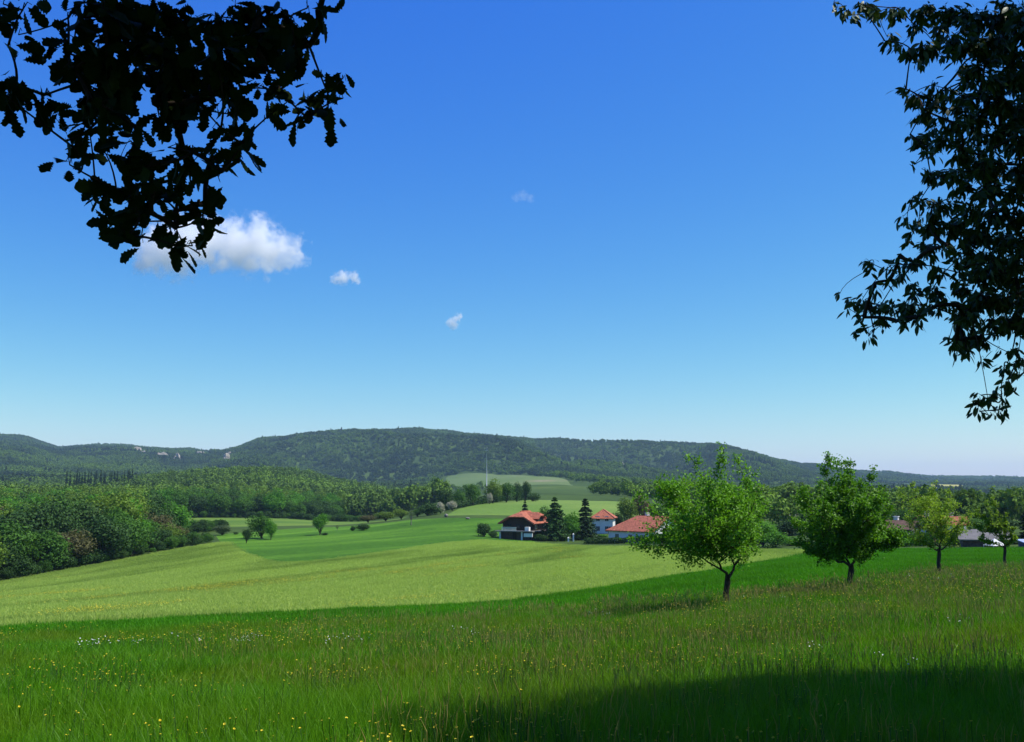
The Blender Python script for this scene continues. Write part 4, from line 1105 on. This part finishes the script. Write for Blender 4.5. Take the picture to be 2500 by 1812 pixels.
def frame_tree(name, label, base, trunk_pts, trunk_r, clusters, d_rng, leaf_meshes, leaf_len, density, mat_crown, crown_c, crown_r, n_crown, crown_leaf, roots, seed, droop, own=300, twig=.006, thin=None):
    """a tree beside the camera: trunk, boughs to every leaf cluster that hangs into the view, single leaves, and the rest of its crown above and behind"""
    g = random.Random(seed); gn = np.random.default_rng(seed)
    o = empty(name, base); B = Vector(base)
    MB().tube([Vector(p) - B for p in trunk_pts], trunk_r, 12).build('trunk', BARK, o, True)
    # cluster centres in the air
    nodes = [Vector(p) for p in roots]; cent = []
    for (u, v, rad) in clusters:
        a, t = ray(u, v); d = g.uniform(*d_rng)
        cent.append((Vector((d * math.sin(a), d * math.cos(a), EYE + d * t)), rad * d / F))
    par = {}; done = [(p, -1) for p in nodes]
    todo = list(range(len(cent))); joined = []
    while todo:
        best = min(((cent[i][0] - q_).length * (1.0 if k >= 0 else 1.0), i, qi) for i in todo for qi, (q_, k) in enumerate(done))
        _, i, qi = best; todo.remove(i); joined.append((qi, i)); done.append((cent[i][0], i))
    # number of clusters carried by each piece, for its thickness
    load = [1] * len(done)
    for idx in range(len(joined) - 1, -1, -1):
        load[joined[idx][0]] += load[len(nodes) + idx]
    LV = []          # (position, direction, length)
    for idx, (qi, i) in enumerate(joined):
        a, b = done[qi][0], cent[i][0]
        ln = (b - a).length; r1 = twig * load[len(nodes) + idx] ** .5 * .55 + .0018
        mid = a.lerp(b, .5) + Vector((g.gauss(0, .1), g.gauss(0, .1), g.gauss(.05, .08))) * ln
        pts = bez(a, mid, b, 5)
        tb = MB(); tb.tube([p - B for p in pts], [r1 * (1.25 - .1 * j) for j in range(6)], 6)
        rad = cent[i][1]; nl = max(4, int(density * (thin(*clusters[i]) if thin else 1) * (rad / leaf_len) ** 2))
        nt = max(2, nl // 7)
        for k in range(nt):
            d = Vector((g.gauss(0, 1), g.gauss(0, 1.0), g.gauss(-droop * .5, .7))).normalized()
            s = b if g.random() < .6 else pts[g.randrange(3, 6)]
            e = s + d * rad * g.uniform(.35, .85)
            tb.tube([s - B, s.lerp(e, .5) + Vector((0, 0, .02)) - B, e - B], [r1 * .6, r1 * .45, .0012], 4, False)
            for q_ in range(max(1, nl // nt)):
                f = g.uniform(.3, 1.0); p = s.lerp(e, f) + Vector((g.gauss(0, 1), g.gauss(0, 1), g.gauss(0, 1))) * leaf_len * .22
                dr = (d * .7 + Vector((g.gauss(0, .75), g.gauss(0, .75), g.gauss(-droop, .5)))).normalized()
                LV.append((p, dr, leaf_len * g.uniform(.65, 1.2)))
        tb.build('branch', BARK, o, True)
    # leaves: the ones in view that show largest are parts of their own
    g.shuffle(LV)
    pu, pv, pf = pix(np.array([p for p, _, _ in LV]))
    inv = (pu > 0) & (pu < 2500) & (pv > 0) & (pv < 1812)
    size = np.array([l for _, _, l in LV]) / pf * inv
    order = np.argsort(-size)
    single = set(order[:own].tolist())
    VV, FF = [], []; nv = 0
    base_v = [np.array([v.co for v in m.vertices]) for m in leaf_meshes]
    base_f = [np.array([list(p.vertices) for p in m.polygons]) for m in leaf_meshes]
    for i, (p, dr, ln) in enumerate(LV):
        x = dr; z = Vector((g.gauss(0, .6), g.gauss(-.5, .6), g.gauss(.6, .6))); y = z.cross(x)
        if y.length < .05: y = Vector((0, 0, 1)).cross(x)
        y.normalize(); z = x.cross(y)
        M = Matrix((x, y, z)).transposed()
        k = g.randrange(len(leaf_meshes))
        if i in single:
            lo = obj('leaf', leaf_meshes[k], o); lo.matrix_local = Matrix.Translation(p - B) @ M.to_4x4() @ Matrix.Scale(ln, 4)
        else:
            w = (np.array(M) @ (base_v[k] * ln).T).T + np.array(p - B)
            VV.append(w); FF.append(base_f[k] + nv); nv += len(w)
    fo = obj('foliage', make_mesh('foliage', np.concatenate(VV), np.concatenate(FF), leaf_meshes[0].materials[0]), o); fo['kind'] = 'stuff'
    # crown out of view, placed and sized for the shade it throws
    d = gn.normal(size=(n_crown * 2, 3)); d /= np.linalg.norm(d, axis=1, keepdims=True)
    c = np.array(crown_c) + d * np.array(crown_r) * (gn.uniform(.15, 1, (len(d), 1)) ** .45) * (1 + .25 * fbm(d[:, 0] * 2 + seed, d[:, 1] * 2 + d[:, 2], 3, seed)[:, None])
    pu, pv, pf = pix(c)
    bad = (pf > 0) & (pu > -330) & (pu < 2620) & (pv > -330) & (pv < 2000)
    c, d = c[~bad][:n_crown], d[~bad][:n_crown]
    Pq, Q = quads(c - np.array(base), d + gn.normal(size=d.shape) * .5 + np.array([0, 0, .5]), crown_leaf, .7)
    cr = obj('crown', make_mesh('crown', Pq, Q, mat_crown), o); cr['kind'] = 'stuff'
    # boughs carrying that crown
    top = Vector(trunk_pts[-1])
    for k in range(12):
        e = Vector(crown_c) + Vector((g.uniform(-1, 1) * crown_r[0], g.uniform(-1, 1) * crown_r[1], g.uniform(-.3, .8) * crown_r[2])) * .75
        pts = bez(top, top.lerp(e, .5) + Vector((0, 0, .5)), e, 5)
        uu, vv, ff = pix(np.array([list(p) for p in pts]))
        if np.any((ff > 0) & (uu > -100) & (uu < 2600) & (vv > -100) & (vv < 1900)): continue
        MB().tube([p - B for p in pts], [trunk_r[-1] * .6 * (1 - .16 * j) for j in range(6)], 6).build('bough', BARK, o, True)
    for ro in roots:
        MB().tube([p - B for p in bez(top, top.lerp(Vector(ro), .5) + Vector((0, 0, .35)), ro, 8)], [max(trunk_r[-1] * .45 * (1 - .1 * j), .015) for j in range(9)], 8).build('bough', BARK, o, True)
    return tag(o, label, 'tree')

OAK = [(55, 25, 42), (8, 10, 22), (45, 85, 22), (20, 112, 30), (40, 205, 55), (62, 250, 38), (15, 235, 30), (110, 232, 26), (142, 268, 34), (166, 44, 16), (192, 44, 30), (180, 108, 48), (182, 170, 30), (205, 5, 30), (165, 130, 30),
       (250, 30, 70), (330, 40, 85), (430, 40, 90), (530, 40, 90), (630, 40, 85), (710, 40, 60), (750, 20, 34), (780, 28, 16), (260, 110, 75), (340, 120, 90), (430, 125, 90), (520, 120, 90), (610, 110, 75), (650, 170, 34), (690, 100, 40),
       (235, 195, 70), (300, 205, 80), (390, 195, 80), (470, 190, 75), (560, 180, 60), (620, 215, 36), (590, 255, 46), (575, 280, 30), (735, 100, 34), (755, 112, 24), (690, 165, 34), (738, 180, 22), (680, 222, 18), (700, 250, 16), (762, 255, 56), (750, 290, 34), (800, 228, 24), (838, 240, 28), (838, 190, 14), (795, 300, 26),
       (222, 245, 55), (245, 285, 45), (300, 270, 40), (380, 255, 50), (455, 255, 48), (510, 235, 34), (345, 320, 45), (430, 300, 30), (500, 270, 30), (160, 345, 30), (170, 402, 36), (200, 385, 28), (220, 330, 34), (250, 362, 26), (335, 365, 70), (410, 360, 55), (390, 400, 40),
       (540, 312, 34), (562, 342, 36), (590, 352, 14), (582, 392, 16), (520, 385, 46), (470, 372, 34), (455, 405, 34), (540, 420, 28), (505, 430, 26), (330, 418, 26), (385, 440, 36), (262, 452, 34), (210, 498, 42), (232, 470, 24), (285, 470, 26), (320, 482, 18), (345, 455, 22), (375, 470, 30), (405, 490, 40), (420, 440, 30),
       (288, 548, 46), (310, 578, 30), (345, 580, 22), (340, 525, 26), (370, 522, 30), (400, 540, 22), (430, 515, 26), (432, 556, 30), (440, 605, 36), (470, 600, 24), (505, 565, 22), (488, 535, 16), (510, 535, 14), (480, 500, 14), (500, 495, 10)]
oak_leaves = [oak_leaf_mesh('oak_leaf_%d' % k, 60 + k, OAKM) for k in range(4)]
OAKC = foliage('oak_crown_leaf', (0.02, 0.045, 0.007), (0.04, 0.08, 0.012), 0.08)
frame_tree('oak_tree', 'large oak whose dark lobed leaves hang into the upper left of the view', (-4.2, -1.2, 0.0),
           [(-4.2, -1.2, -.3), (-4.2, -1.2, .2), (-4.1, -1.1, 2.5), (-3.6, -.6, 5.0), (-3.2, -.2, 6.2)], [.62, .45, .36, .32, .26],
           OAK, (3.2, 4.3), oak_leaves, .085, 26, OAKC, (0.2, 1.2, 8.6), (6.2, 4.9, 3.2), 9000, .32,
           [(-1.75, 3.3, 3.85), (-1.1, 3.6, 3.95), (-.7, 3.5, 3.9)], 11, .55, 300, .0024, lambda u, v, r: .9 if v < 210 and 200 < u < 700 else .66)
RGT = [(2035, 6, 12), (2062, 24, 20), (2078, 36, 18), (2100, 12, 28), (2128, 20, 26), (2145, 30, 20), (2192, 20, 28), (2180, 28, 16), (2250, 20, 40), (2310, 30, 50), (2370, 35, 55), (2440, 40, 60), (2490, 60, 60),
       (2165, 88, 20), (2160, 100, 14), (2200, 108, 18), (2225, 122, 22), (2232, 62, 26), (2262, 110, 40), (2255, 140, 18), (2320, 100, 45), (2300, 70, 30), (2300, 138, 16), (2360, 110, 40), (2400, 100, 50), (2460, 120, 60), (2350, 160, 16), (2390, 160, 40), (2440, 190, 55), (2490, 190, 50),
       (2212, 218, 18), (2214, 240, 14), (2240, 232, 30), (2275, 208, 22), (2280, 235, 24), (2320, 225, 18), (2360, 195, 22), (2255, 268, 30), (2300, 265, 36), (2340, 255, 26), (2390, 230, 36), (2440, 250, 50), (2490, 270, 50), (2380, 285, 45), (2440, 315, 45), (2330, 300, 36),
       (2222, 328, 16), (2235, 340, 18), (2265, 325, 34), (2262, 360, 24), (2300, 340, 34), (2340, 345, 32), (2385, 325, 36), (2430, 340, 24), (2480, 335, 34), (2280, 380, 10),
       (2232, 402, 12), (2250, 412, 16), (2272, 425, 22), (2290, 432, 22), (2325, 420, 34), (2365, 410, 34), (2400, 415, 36), (2440, 400, 40), (2490, 410, 45), (2350, 455, 36), (2420, 460, 44), (2480, 470, 46),
       (2228, 484, 14), (2245, 492, 18), (2280, 495, 34), (2320, 500, 40), (2375, 505, 40), (2430, 515, 44), (2490, 530, 44), (2206, 528, 10), (2216, 548, 16), (2235, 560, 20), (2270, 545, 34), (2330, 555, 40), (2390, 560, 42), (2450, 575, 46),
       (2225, 590, 14), (2260, 600, 30), (2310, 600, 34), (2360, 620, 34), (2420, 620, 44), (2480, 630, 44), (2122, 638, 16), (2132, 655, 16), (2175, 648, 18), (2195, 625, 16), (2200, 665, 20), (2170, 685, 16), (2235, 640, 28), (2280, 650, 30), (2340, 665, 22), (2400, 665, 40), (2460, 680, 44),
       (2050, 718, 8), (2078, 732, 20), (2095, 750, 16), (2075, 755, 12), (2120, 740, 26), (2150, 745, 28), (2185, 745, 28), (2135, 700, 14), (2220, 700, 28), (2215, 745, 30), (2250, 745, 28), (2240, 775, 22), (2280, 700, 30), (2300, 735, 22), (2280, 750, 14), (2110, 775, 14), (2150, 785, 16), (2190, 785, 18), (2100, 812, 16), (2122, 818, 14), (2132, 800, 10),
       (2340, 700, 30), (2335, 745, 18), (2390, 720, 40), (2450, 730, 44), (2490, 740, 34), (2340, 775, 22), (2370, 770, 28), (2420, 780, 34), (2470, 775, 30), (2318, 825, 14), (2335, 835, 26), (2365, 825, 30), (2400, 825, 28), (2360, 855, 18), (2330, 860, 10), (2440, 815, 20), (2480, 800, 20),
       (2488, 850, 16), (2495, 875, 20), (2452, 900, 16), (2460, 885, 14), (2490, 905, 14), (2462, 930, 14), (2470, 945, 14), (2395, 965, 16), (2385, 985, 14), (2412, 975, 20), (2438, 970, 18), (2445, 955, 14), (2430, 1005, 16), (2392, 1005, 10), (2450, 1000, 12), (2415, 1015, 10)]
_g = random.Random(5)
for k in range(36): RGT.append((_g.uniform(2340, 2520), _g.uniform(0, 790), _g.uniform(22, 40)))
for k in range(26): RGT.append((2530 + 50 * (k % 3), 20 + 32 * k, 48))
lance = [lance_leaf_mesh('lance_leaf_%d' % k, 80 + k, LANM) for k in range(4)]
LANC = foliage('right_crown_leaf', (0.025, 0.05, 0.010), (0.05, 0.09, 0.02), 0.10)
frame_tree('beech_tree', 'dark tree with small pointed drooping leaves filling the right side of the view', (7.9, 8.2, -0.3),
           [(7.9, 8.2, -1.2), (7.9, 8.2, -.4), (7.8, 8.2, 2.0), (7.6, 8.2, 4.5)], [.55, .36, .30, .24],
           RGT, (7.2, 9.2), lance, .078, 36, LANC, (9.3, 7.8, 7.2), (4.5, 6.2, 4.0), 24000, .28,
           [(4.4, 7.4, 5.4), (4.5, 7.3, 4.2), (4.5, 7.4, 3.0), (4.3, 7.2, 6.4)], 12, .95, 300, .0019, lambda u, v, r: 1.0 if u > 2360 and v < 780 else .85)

# unseen trees added at the viewer's back to keep the near ground in shade
for k, (x, y, h, key, lab) in enumerate(((2.5, -7.5, 16, 'dark0', 'right behind the viewpoint'), (9.5, -4.5, 15, 'mid1', 'behind the viewpoint to the right'), (-9.5, -7.0, 17, 'dark2', 'behind the oak on the left'), (15.5, 1.5, 15, 'dark3', 'right of the small-leaved tree, out of view'), (-3.5, -13.0, 18, 'mid3', 'farther back behind the viewpoint'))):
    put_tree(key, Vector((x, y, Hs(x, y) - .2)), h, h * .62, 'tree', 'unseen tall dark tree added for the near shade, %s' % lab, 'tree', 'unseen trees added for shade')
# ------------------------------------------------------------------ grass and flowers
def tuft(name, n, rad, h, w, mat, seed, lean=.35, segs=3):
    g = np.random.default_rng(seed)
    Vs, Fs = [], []
    for i in range(n):
        a, rr = g.uniform(0, 6.28), rad * math.sqrt(g.uniform(0, 1)); bx, by = rr * math.cos(a), rr * math.sin(a)
        hh = h * g.uniform(.5, 1.15); d = g.uniform(0, 6.28); ln = abs(g.normal()) * lean * hh
        f = g.uniform(0, 6.28); ww = w * g.uniform(.7, 1.3) / 2
        n0 = len(Vs)
        for k in range(segs + 1):
            t = k / segs; x, y, z = bx + math.cos(d) * ln * t * t, by + math.sin(d) * ln * t * t, hh * (t - .12 * t * t)
            w2 = ww * (1 - t ** 1.6)
            if k < segs: Vs += [(x - math.cos(f) * w2, y - math.sin(f) * w2, z), (x + math.cos(f) * w2, y + math.sin(f) * w2, z)]
            else: Vs.append((x, y, z))
        for k in range(segs - 1): a0 = n0 + 2 * k; Fs.append((a0, a0 + 1, a0 + 3, a0 + 2))
        a0 = n0 + 2 * (segs - 1); Fs.append((a0, a0 + 1, a0 + 2))
    return make_mesh(name, np.array(Vs), Fs, mat)
def stalks(name, n, rad, h, w, mat, seed):
    """flowering grass stalks with a feathery head"""
    g = np.random.default_rng(seed); mb = MB()
    for i in range(n):
        a, rr = g.uniform(0, 6.28), rad * math.sqrt(g.uniform(0, 1)); p = Vector((rr * math.cos(a), rr * math.sin(a), 0)); hh = h * g.uniform(.75, 1.15)
        t = p + Vector((g.normal() * .08, g.normal() * .08, hh)); mb.tube([p, t], [w * .35, w * .3], 3, False)
        mb.tube([t - Vector((0, 0, .02)), t + Vector((0, 0, .05)), t + Vector((g.normal() * .02, g.normal() * .02, .12))], [w * .5, w * 1.5, w * .3], 4, False)
    return mb.mesh(name, mat)
def flowers(name, n, rad, h, size, mat_f, mat_s, seed, flat=False):
    g = np.random.default_rng(seed); mb = MB(); st = []
    for i in range(n):
        a, rr = g.uniform(0, 6.28), rad * math.sqrt(g.uniform(0, 1)); p = Vector((rr * math.cos(a), rr * math.sin(a), h * g.uniform(.75, 1.15)))
        st.append(p); s = size * g.uniform(.7, 1.3); nr = Vector((g.normal() * .4, g.normal() * .4 - .2, 1)).normalized()
        ax = nr.orthogonal().normalized(); ay = nr.cross(ax); n0 = len(mb.v)
        mb.v.append(tuple(p - nr * s * .25))
        for k in range(6):
            t = k * math.pi / 3; mb.v.append(tuple(p + (ax * math.cos(t) + ay * math.sin(t)) * s * .5))
        mb.f += [(n0, n0 + 1 + k, n0 + 1 + (k + 1) % 6) for k in range(6)]
    nf = len(mb.f)
    for p in st: mb.tube([(p.x * .7, p.y * .7, 0), tuple(p)], .0025, 3, False)
    me = mb.mesh(name, mat_f); me.materials.append(mat_s)
    me.polygons.foreach_set('material_index', np.array([0] * nf + [1] * (len(mb.f) - nf), dtype=np.int32))
    return me
GR = foliage('meadow_grass', (0.022, 0.11, 0.002), (0.175, 0.43, 0.012), 0.40, 0.12, (0.15, 0.23, 0.010), rough=.45, spec=.14)
GR2 = foliage('strip_blades', (0.045, 0.18, 0.004), (0.105, 0.34, 0.010), 0.35, 0.1, (0.055, 0.17, 0.006), spec=.1)
GRD = foliage('dry_stalk', (0.26, 0.25, 0.06), (0.42, 0.38, 0.12), 0.3)
CROP = foliage('crop_blades', (0.31, 0.41, 0.085), (0.43, 0.53, 0.135), 0.4, 0.055, (0.16, 0.24, 0.05), spec=.05, stretch=(R(74), 7.0), edge=(.50, .66), amt=.85)
YEL = plain('buttercup', (0.75, 0.60, 0.02), .5, .1); WHT = plain('white_petal', (0.80, 0.80, 0.76), .6, .05)
STEM = plain('flower_stem', (0.04, 0.11, 0.012), .7, .2)
T_NEAR = [tuft('tuft', 34, .16, h, .0065, GR, 400 + k) for k, h in enumerate((.34, .42, .28, .5))] + [stalks('stalk', 4, .2, .58, .0018, GRD, 410)]
T_MID = [tuft('tuft_mid', 34, .28, h, .012, GR, 420 + k, .3, 2) for k, h in enumerate((.30, .38, .25))] + [stalks('stalk_mid', 8, .35, .46, .003, GRD, 430)]
T_FAR = [tuft('tuft_far', 44, .6, h, .026, GR, 440 + k, .3, 2) for k, h in enumerate((.26, .32))] + [stalks('stalk_far', 14, .6, .42, .007, GRD, 450)]
T_STRIP = [tuft('tuft_strip', 46, .6, h, .026, GR2, 460 + k, .3, 2) for k, h in enumerate((.2, .26))]
T_CROP = [tuft('tuft_crop', 70, 1.0, h, .035, CROP, 470 + k, .5, 2) for k, h in enumerate((.20, .26))]
def lay(name, P, protos, wts, label, cat, smin=.8, smax=1.2, last=None):
    n = len(P); var = rng.choice(len(protos), n, p=np.array(wts) / sum(wts))
    if last is not None:
        uq = pix(P)[0]; var = np.where((var == len(protos) - 1) & (rng.uniform(0, 1, n) > smooth(last, last + 1100, uq)), 0, var)
    hz_ = 1 + .35 * fbm(P[:, 0] / 2.2, P[:, 1] / 2.2, 3, 61)
    s = rng.uniform(smin, smax, n)
    scatter(name, P - np.array([0, 0, .02]), protos, rng.uniform(0, 6.28, n), s, var, label, cat, szz=s * hz_)
Pm = polar_points(17000, 4.2, 14.5, -260, 2760, .8)
lay('near_grass', Pm, T_NEAR, (3, 3, 3, 2, .3), 'tall uncut grass at the bottom of the view', 'grass', last=400)
Pm = polar_points(34000, 13.5, 36, -300, 2800, .8); Pm = Pm[inside(Pm, 'meadow')]
lay('meadow_grass', Pm, T_MID, (3, 3, 3, .45), 'tall flowering grass of the meadow with brown seed heads', 'grass', last=350)
Pm = polar_points(34000, 33, 84, -300, 2850, .8); Pm = Pm[inside(Pm, 'meadow')]
lay('far_meadow_grass', Pm, T_FAR, (3, 3, .4), 'tall grass around and beyond the fruit trees', 'grass', last=900)
Pm = polar_points(52000, 34, 150, -300, 2850, .75); k = inside(Pm, 'mown_strip') & ~inside(Pm, 'meadow') & ~inside(Pm, 'crop_field'); Pm = Pm[k]
lay('strip_grass', Pm, T_STRIP, (1, 1), 'even deep green grass along the edge of the crop field', 'grass')
Pm = polar_points(80000, 48, 270, -300, 2100, .55); Pm = Pm[inside(Pm, 'crop_field')]
lay('crop', Pm, T_CROP, (1, 1), 'pale yellow-green crop covering the wide field', 'crop')
# buttercups in drifts, and a few clumps of white flowers
B_F = [flowers('buttercups', 3, .25, .46, .015, YEL, STEM, 480 + k) for k in range(2)]
B_F2 = [flowers('buttercups_far', 6, .5, .38, .023, YEL, STEM, 490 + k) for k in range(2)]
Pm = polar_points(7500, 5, 26, -200, 2700, .8)
k = fbm(Pm[:, 0] / 2.0, Pm[:, 1] / 2.0, 3, 91) + .4 * fbm(Pm[:, 0] / .8, Pm[:, 1] / .8, 2, 92) + rng.normal(size=len(Pm)) * .12 > .06; Pm = Pm[k]; n = len(Pm)
scatter('buttercup', Pm, B_F, rng.uniform(0, 6.28, n), rng.uniform(.8, 1.15, n), rng.integers(0, 2, n), 'yellow buttercups sprinkled in drifts through the meadow grass', 'flower')
Pm = polar_points(5000, 24, 62, -200, 2700, .8); Pm = Pm[inside(Pm, 'meadow')]
k = fbm(Pm[:, 0] / 6.0, Pm[:, 1] / 6.0, 3, 93) + rng.normal(size=len(Pm)) * .1 > -.05; Pm = Pm[k]; n = len(Pm)
scatter('buttercup', Pm, B_F2, rng.uniform(0, 6.28, n), rng.uniform(.8, 1.1, n), rng.integers(0, 2, n), 'yellow buttercups in the farther meadow before the fruit trees', 'flower')
W_F = [flowers('white_flowers', 5, .2, .46, .03, WHT, STEM, 500 + k) for k in range(2)]
Pw_ = []
for (u, v, k) in ((235, 1592, 9), (290, 1588, 6), (452, 1562, 2), (475, 1582, 4), (612, 1580, 9), (845, 1580, 9), (1112, 1548, 4), (1165, 1552, 3), (1480, 1510, 3), (2210, 1410, 4), (2330, 1412, 3), (1880, 1468, 3), (2360, 1540, 3), (2010, 1610, 2), (2150, 1640, 3)):
    c = hit(u, v + 20, 8, 70)
    for q_ in range(max(2, k * 2 // 3)):
        x, y = c.x + random.gauss(0, .012) * c.y, c.y + random.gauss(0, .5); Pw_.append((x, y, Hs(x, y)))
Pw_ = np.array(Pw_); n = len(Pw_)
scatter('white_flower', Pw_, W_F, rng.uniform(0, 6.28, n), rng.uniform(.8, 1.05, n), rng.integers(0, 2, n), 'small clumps of white flowers in the meadow grass', 'flower')

# thin yellow drifts in the crop
Y_F = [flowers('charlock', 10, 1.0, .32, .045, YEL, STEM, 510 + k) for k in range(2)]
Pm = polar_points(26000, 56, 200, -200, 1700, .8); Pm = Pm[inside(Pm, 'crop_field')]
a_, b_2 = Pm[:, 0] * .97 - Pm[:, 1] * .24, Pm[:, 0] * .24 + Pm[:, 1] * .97
k = fbm(a_ / 7, b_2 / 30, 3, 97) + rng.normal(size=len(Pm)) * .10 > .38; Pm = Pm[k]; n = len(Pm)
scatter('charlock', Pm, Y_F, rng.uniform(0, 6.28, n), rng.uniform(.8, 1.1, n), rng.integers(0, 2, n), 'thin yellow flowering drifts in the pale crop field', 'flower')

# ------------------------------------------------------------------ clouds
def cloud(label, u, v, r, puffs, dens, seed):
    """puffs: (du, dv, radius) in photo pixels about the centre, at distance r; a closed shell filled with scattering droplets"""
    a, t = ray(u, v); c = Vector((r * math.sin(a), r * math.cos(a), EYE + r * t)); s = r / F
    bb = np.array([[p[0] * s, 0, -p[1] * s, p[2] * s] for p in puffs])
    lo = (bb[:, [0, 2]] - bb[:, 3:4] * 1.25).min(0); hi = (bb[:, [0, 2]] + bb[:, 3:4] * 1.25).max(0); ry = bb[:, 3].max() * 1.35
    me = MB().box((lo[0], -ry, lo[1]), (hi[0], ry, hi[1])).mesh('cloud', None)
    o = obj('cloud', me, None, c)
    o.rotation_euler = (0, 0, -a)
    m = bpy.data.materials.new('cloud_vapour'); m.use_nodes = True; n_, l_ = m.node_tree.nodes, m.node_tree.links
    n_.remove(n_['Principled BSDF'])
    vol = n_.new('ShaderNodeVolumePrincipled'); vol.inputs['Color'].default_value = (1, 1, 1, 1); vol.inputs['Anisotropy'].default_value = .0
    tc = n_.new('ShaderNodeTexCoord').outputs['Object']
    R0 = bb[:, 3].max()
    nz = n_.new('ShaderNodeTexNoise'); nz.inputs['Scale'].default_value = 1.7 / R0; nz.inputs['Detail'].default_value = 6; nz.inputs['Roughness'].default_value = .68
    of = n_.new('ShaderNodeVectorMath'); of.operation = 'ADD'; of.inputs[1].default_value = (seed * 700.0, seed * 310.0, 0); l_.new(tc, of.inputs[0]); l_.new(of.outputs[0], nz.inputs['Vector'])
    wv = n_.new('ShaderNodeVectorMath'); wv.operation = 'SUBTRACT'; wv.inputs[1].default_value = (.5, .5, .5); l_.new(nz.outputs['Color'], wv.inputs[0])
    w2 = n_.new('ShaderNodeVectorMath'); w2.operation = 'SCALE'; w2.inputs['Scale'].default_value = R0 * 2.8; l_.new(wv.outputs[0], w2.inputs[0])
    w3 = n_.new('ShaderNodeVectorMath'); w3.operation = 'ADD'; l_.new(tc, w3.inputs[0]); l_.new(w2.outputs[0], w3.inputs[1])
    tot = None
    for x, y, z, rd in bb:
        d = n_.new('ShaderNodeVectorMath'); d.operation = 'DISTANCE'; l_.new(w3.outputs[0], d.inputs[0]); d.inputs[1].default_value = (x, y, z)
        f = math_(n_, l_, 'SUBTRACT', 1.0, math_(n_, l_, 'DIVIDE', d.outputs['Value'], rd))
        f = math_(n_, l_, 'MAXIMUM', f, 0.0)
        tot = f if tot is None else math_(n_, l_, 'MAXIMUM', tot, f)
    dn = math_(n_, l_, 'MULTIPLY', math_(n_, l_, 'MINIMUM', math_(n_, l_, 'MULTIPLY', tot, 2.0), 1.0), dens / R0)
    l_.new(dn, vol.inputs['Density']); l_.new(vol.outputs[0], n_['Material Output'].inputs['Volume'])
    me.materials.append(m)
    return tag(o, label, 'cloud', 'clouds')
cloud('largest white cloud drifting behind the oak leaves', 555, 590, 4200, [(-150, 25, 60), (-100, 5, 70), (-45, 3, 64), (15, 8, 64), (70, 10, 64), (115, 18, 52), (155, 18, 36), (75, -40, 34), (-170, 55, 40), (-115, 60, 44)], 2.0, 1)
cloud('small white double puff right of the largest cloud', 843, 679, 4200, [(-18, 3, 15), (-5, -2, 18), (20, -3, 15), (26, 5, 11), (-30, 7, 9)], 1.0, 2)
cloud('small bent white puff low in the middle of the sky', 1110, 783, 4200, [(-6, 5, 15), (-2, 11, 12), (5, -6, 11), (12, -12, 8)], 1.0, 3)
cloud('faint thin wisp high in the middle of the sky', 1277, 480, 4200, [(-18, 4, 13), (0, -2, 15), (18, 4, 13)], .12, 4)

# ------------------------------------------------------------------ haze
zmin = float(GZ.min()) - 1.0
zmax = float(np.max(GZ)) + 32
hz = obj('haze', MB().box((-9700, -9700, zmin), (9700, 9700, zmax)).mesh('haze', None))
m = bpy.data.materials.new('haze_air'); m.use_nodes = True; n_, l_ = m.node_tree.nodes, m.node_tree.links
n_.remove(n_['Principled BSDF'])
vol = n_.new('ShaderNodeVolumePrincipled'); vol.inputs['Color'].default_value = (.50, .72, 1.0, 1); vol.inputs['Density'].default_value = 7.0e-5; vol.inputs['Anisotropy'].default_value = .0
l_.new(vol.outputs[0], n_['Material Output'].inputs['Volume'])
hz.data.materials.append(m)
tag(hz, 'thin bluish haze between the near fields and the far hills', 'haze', None, 'stuff')
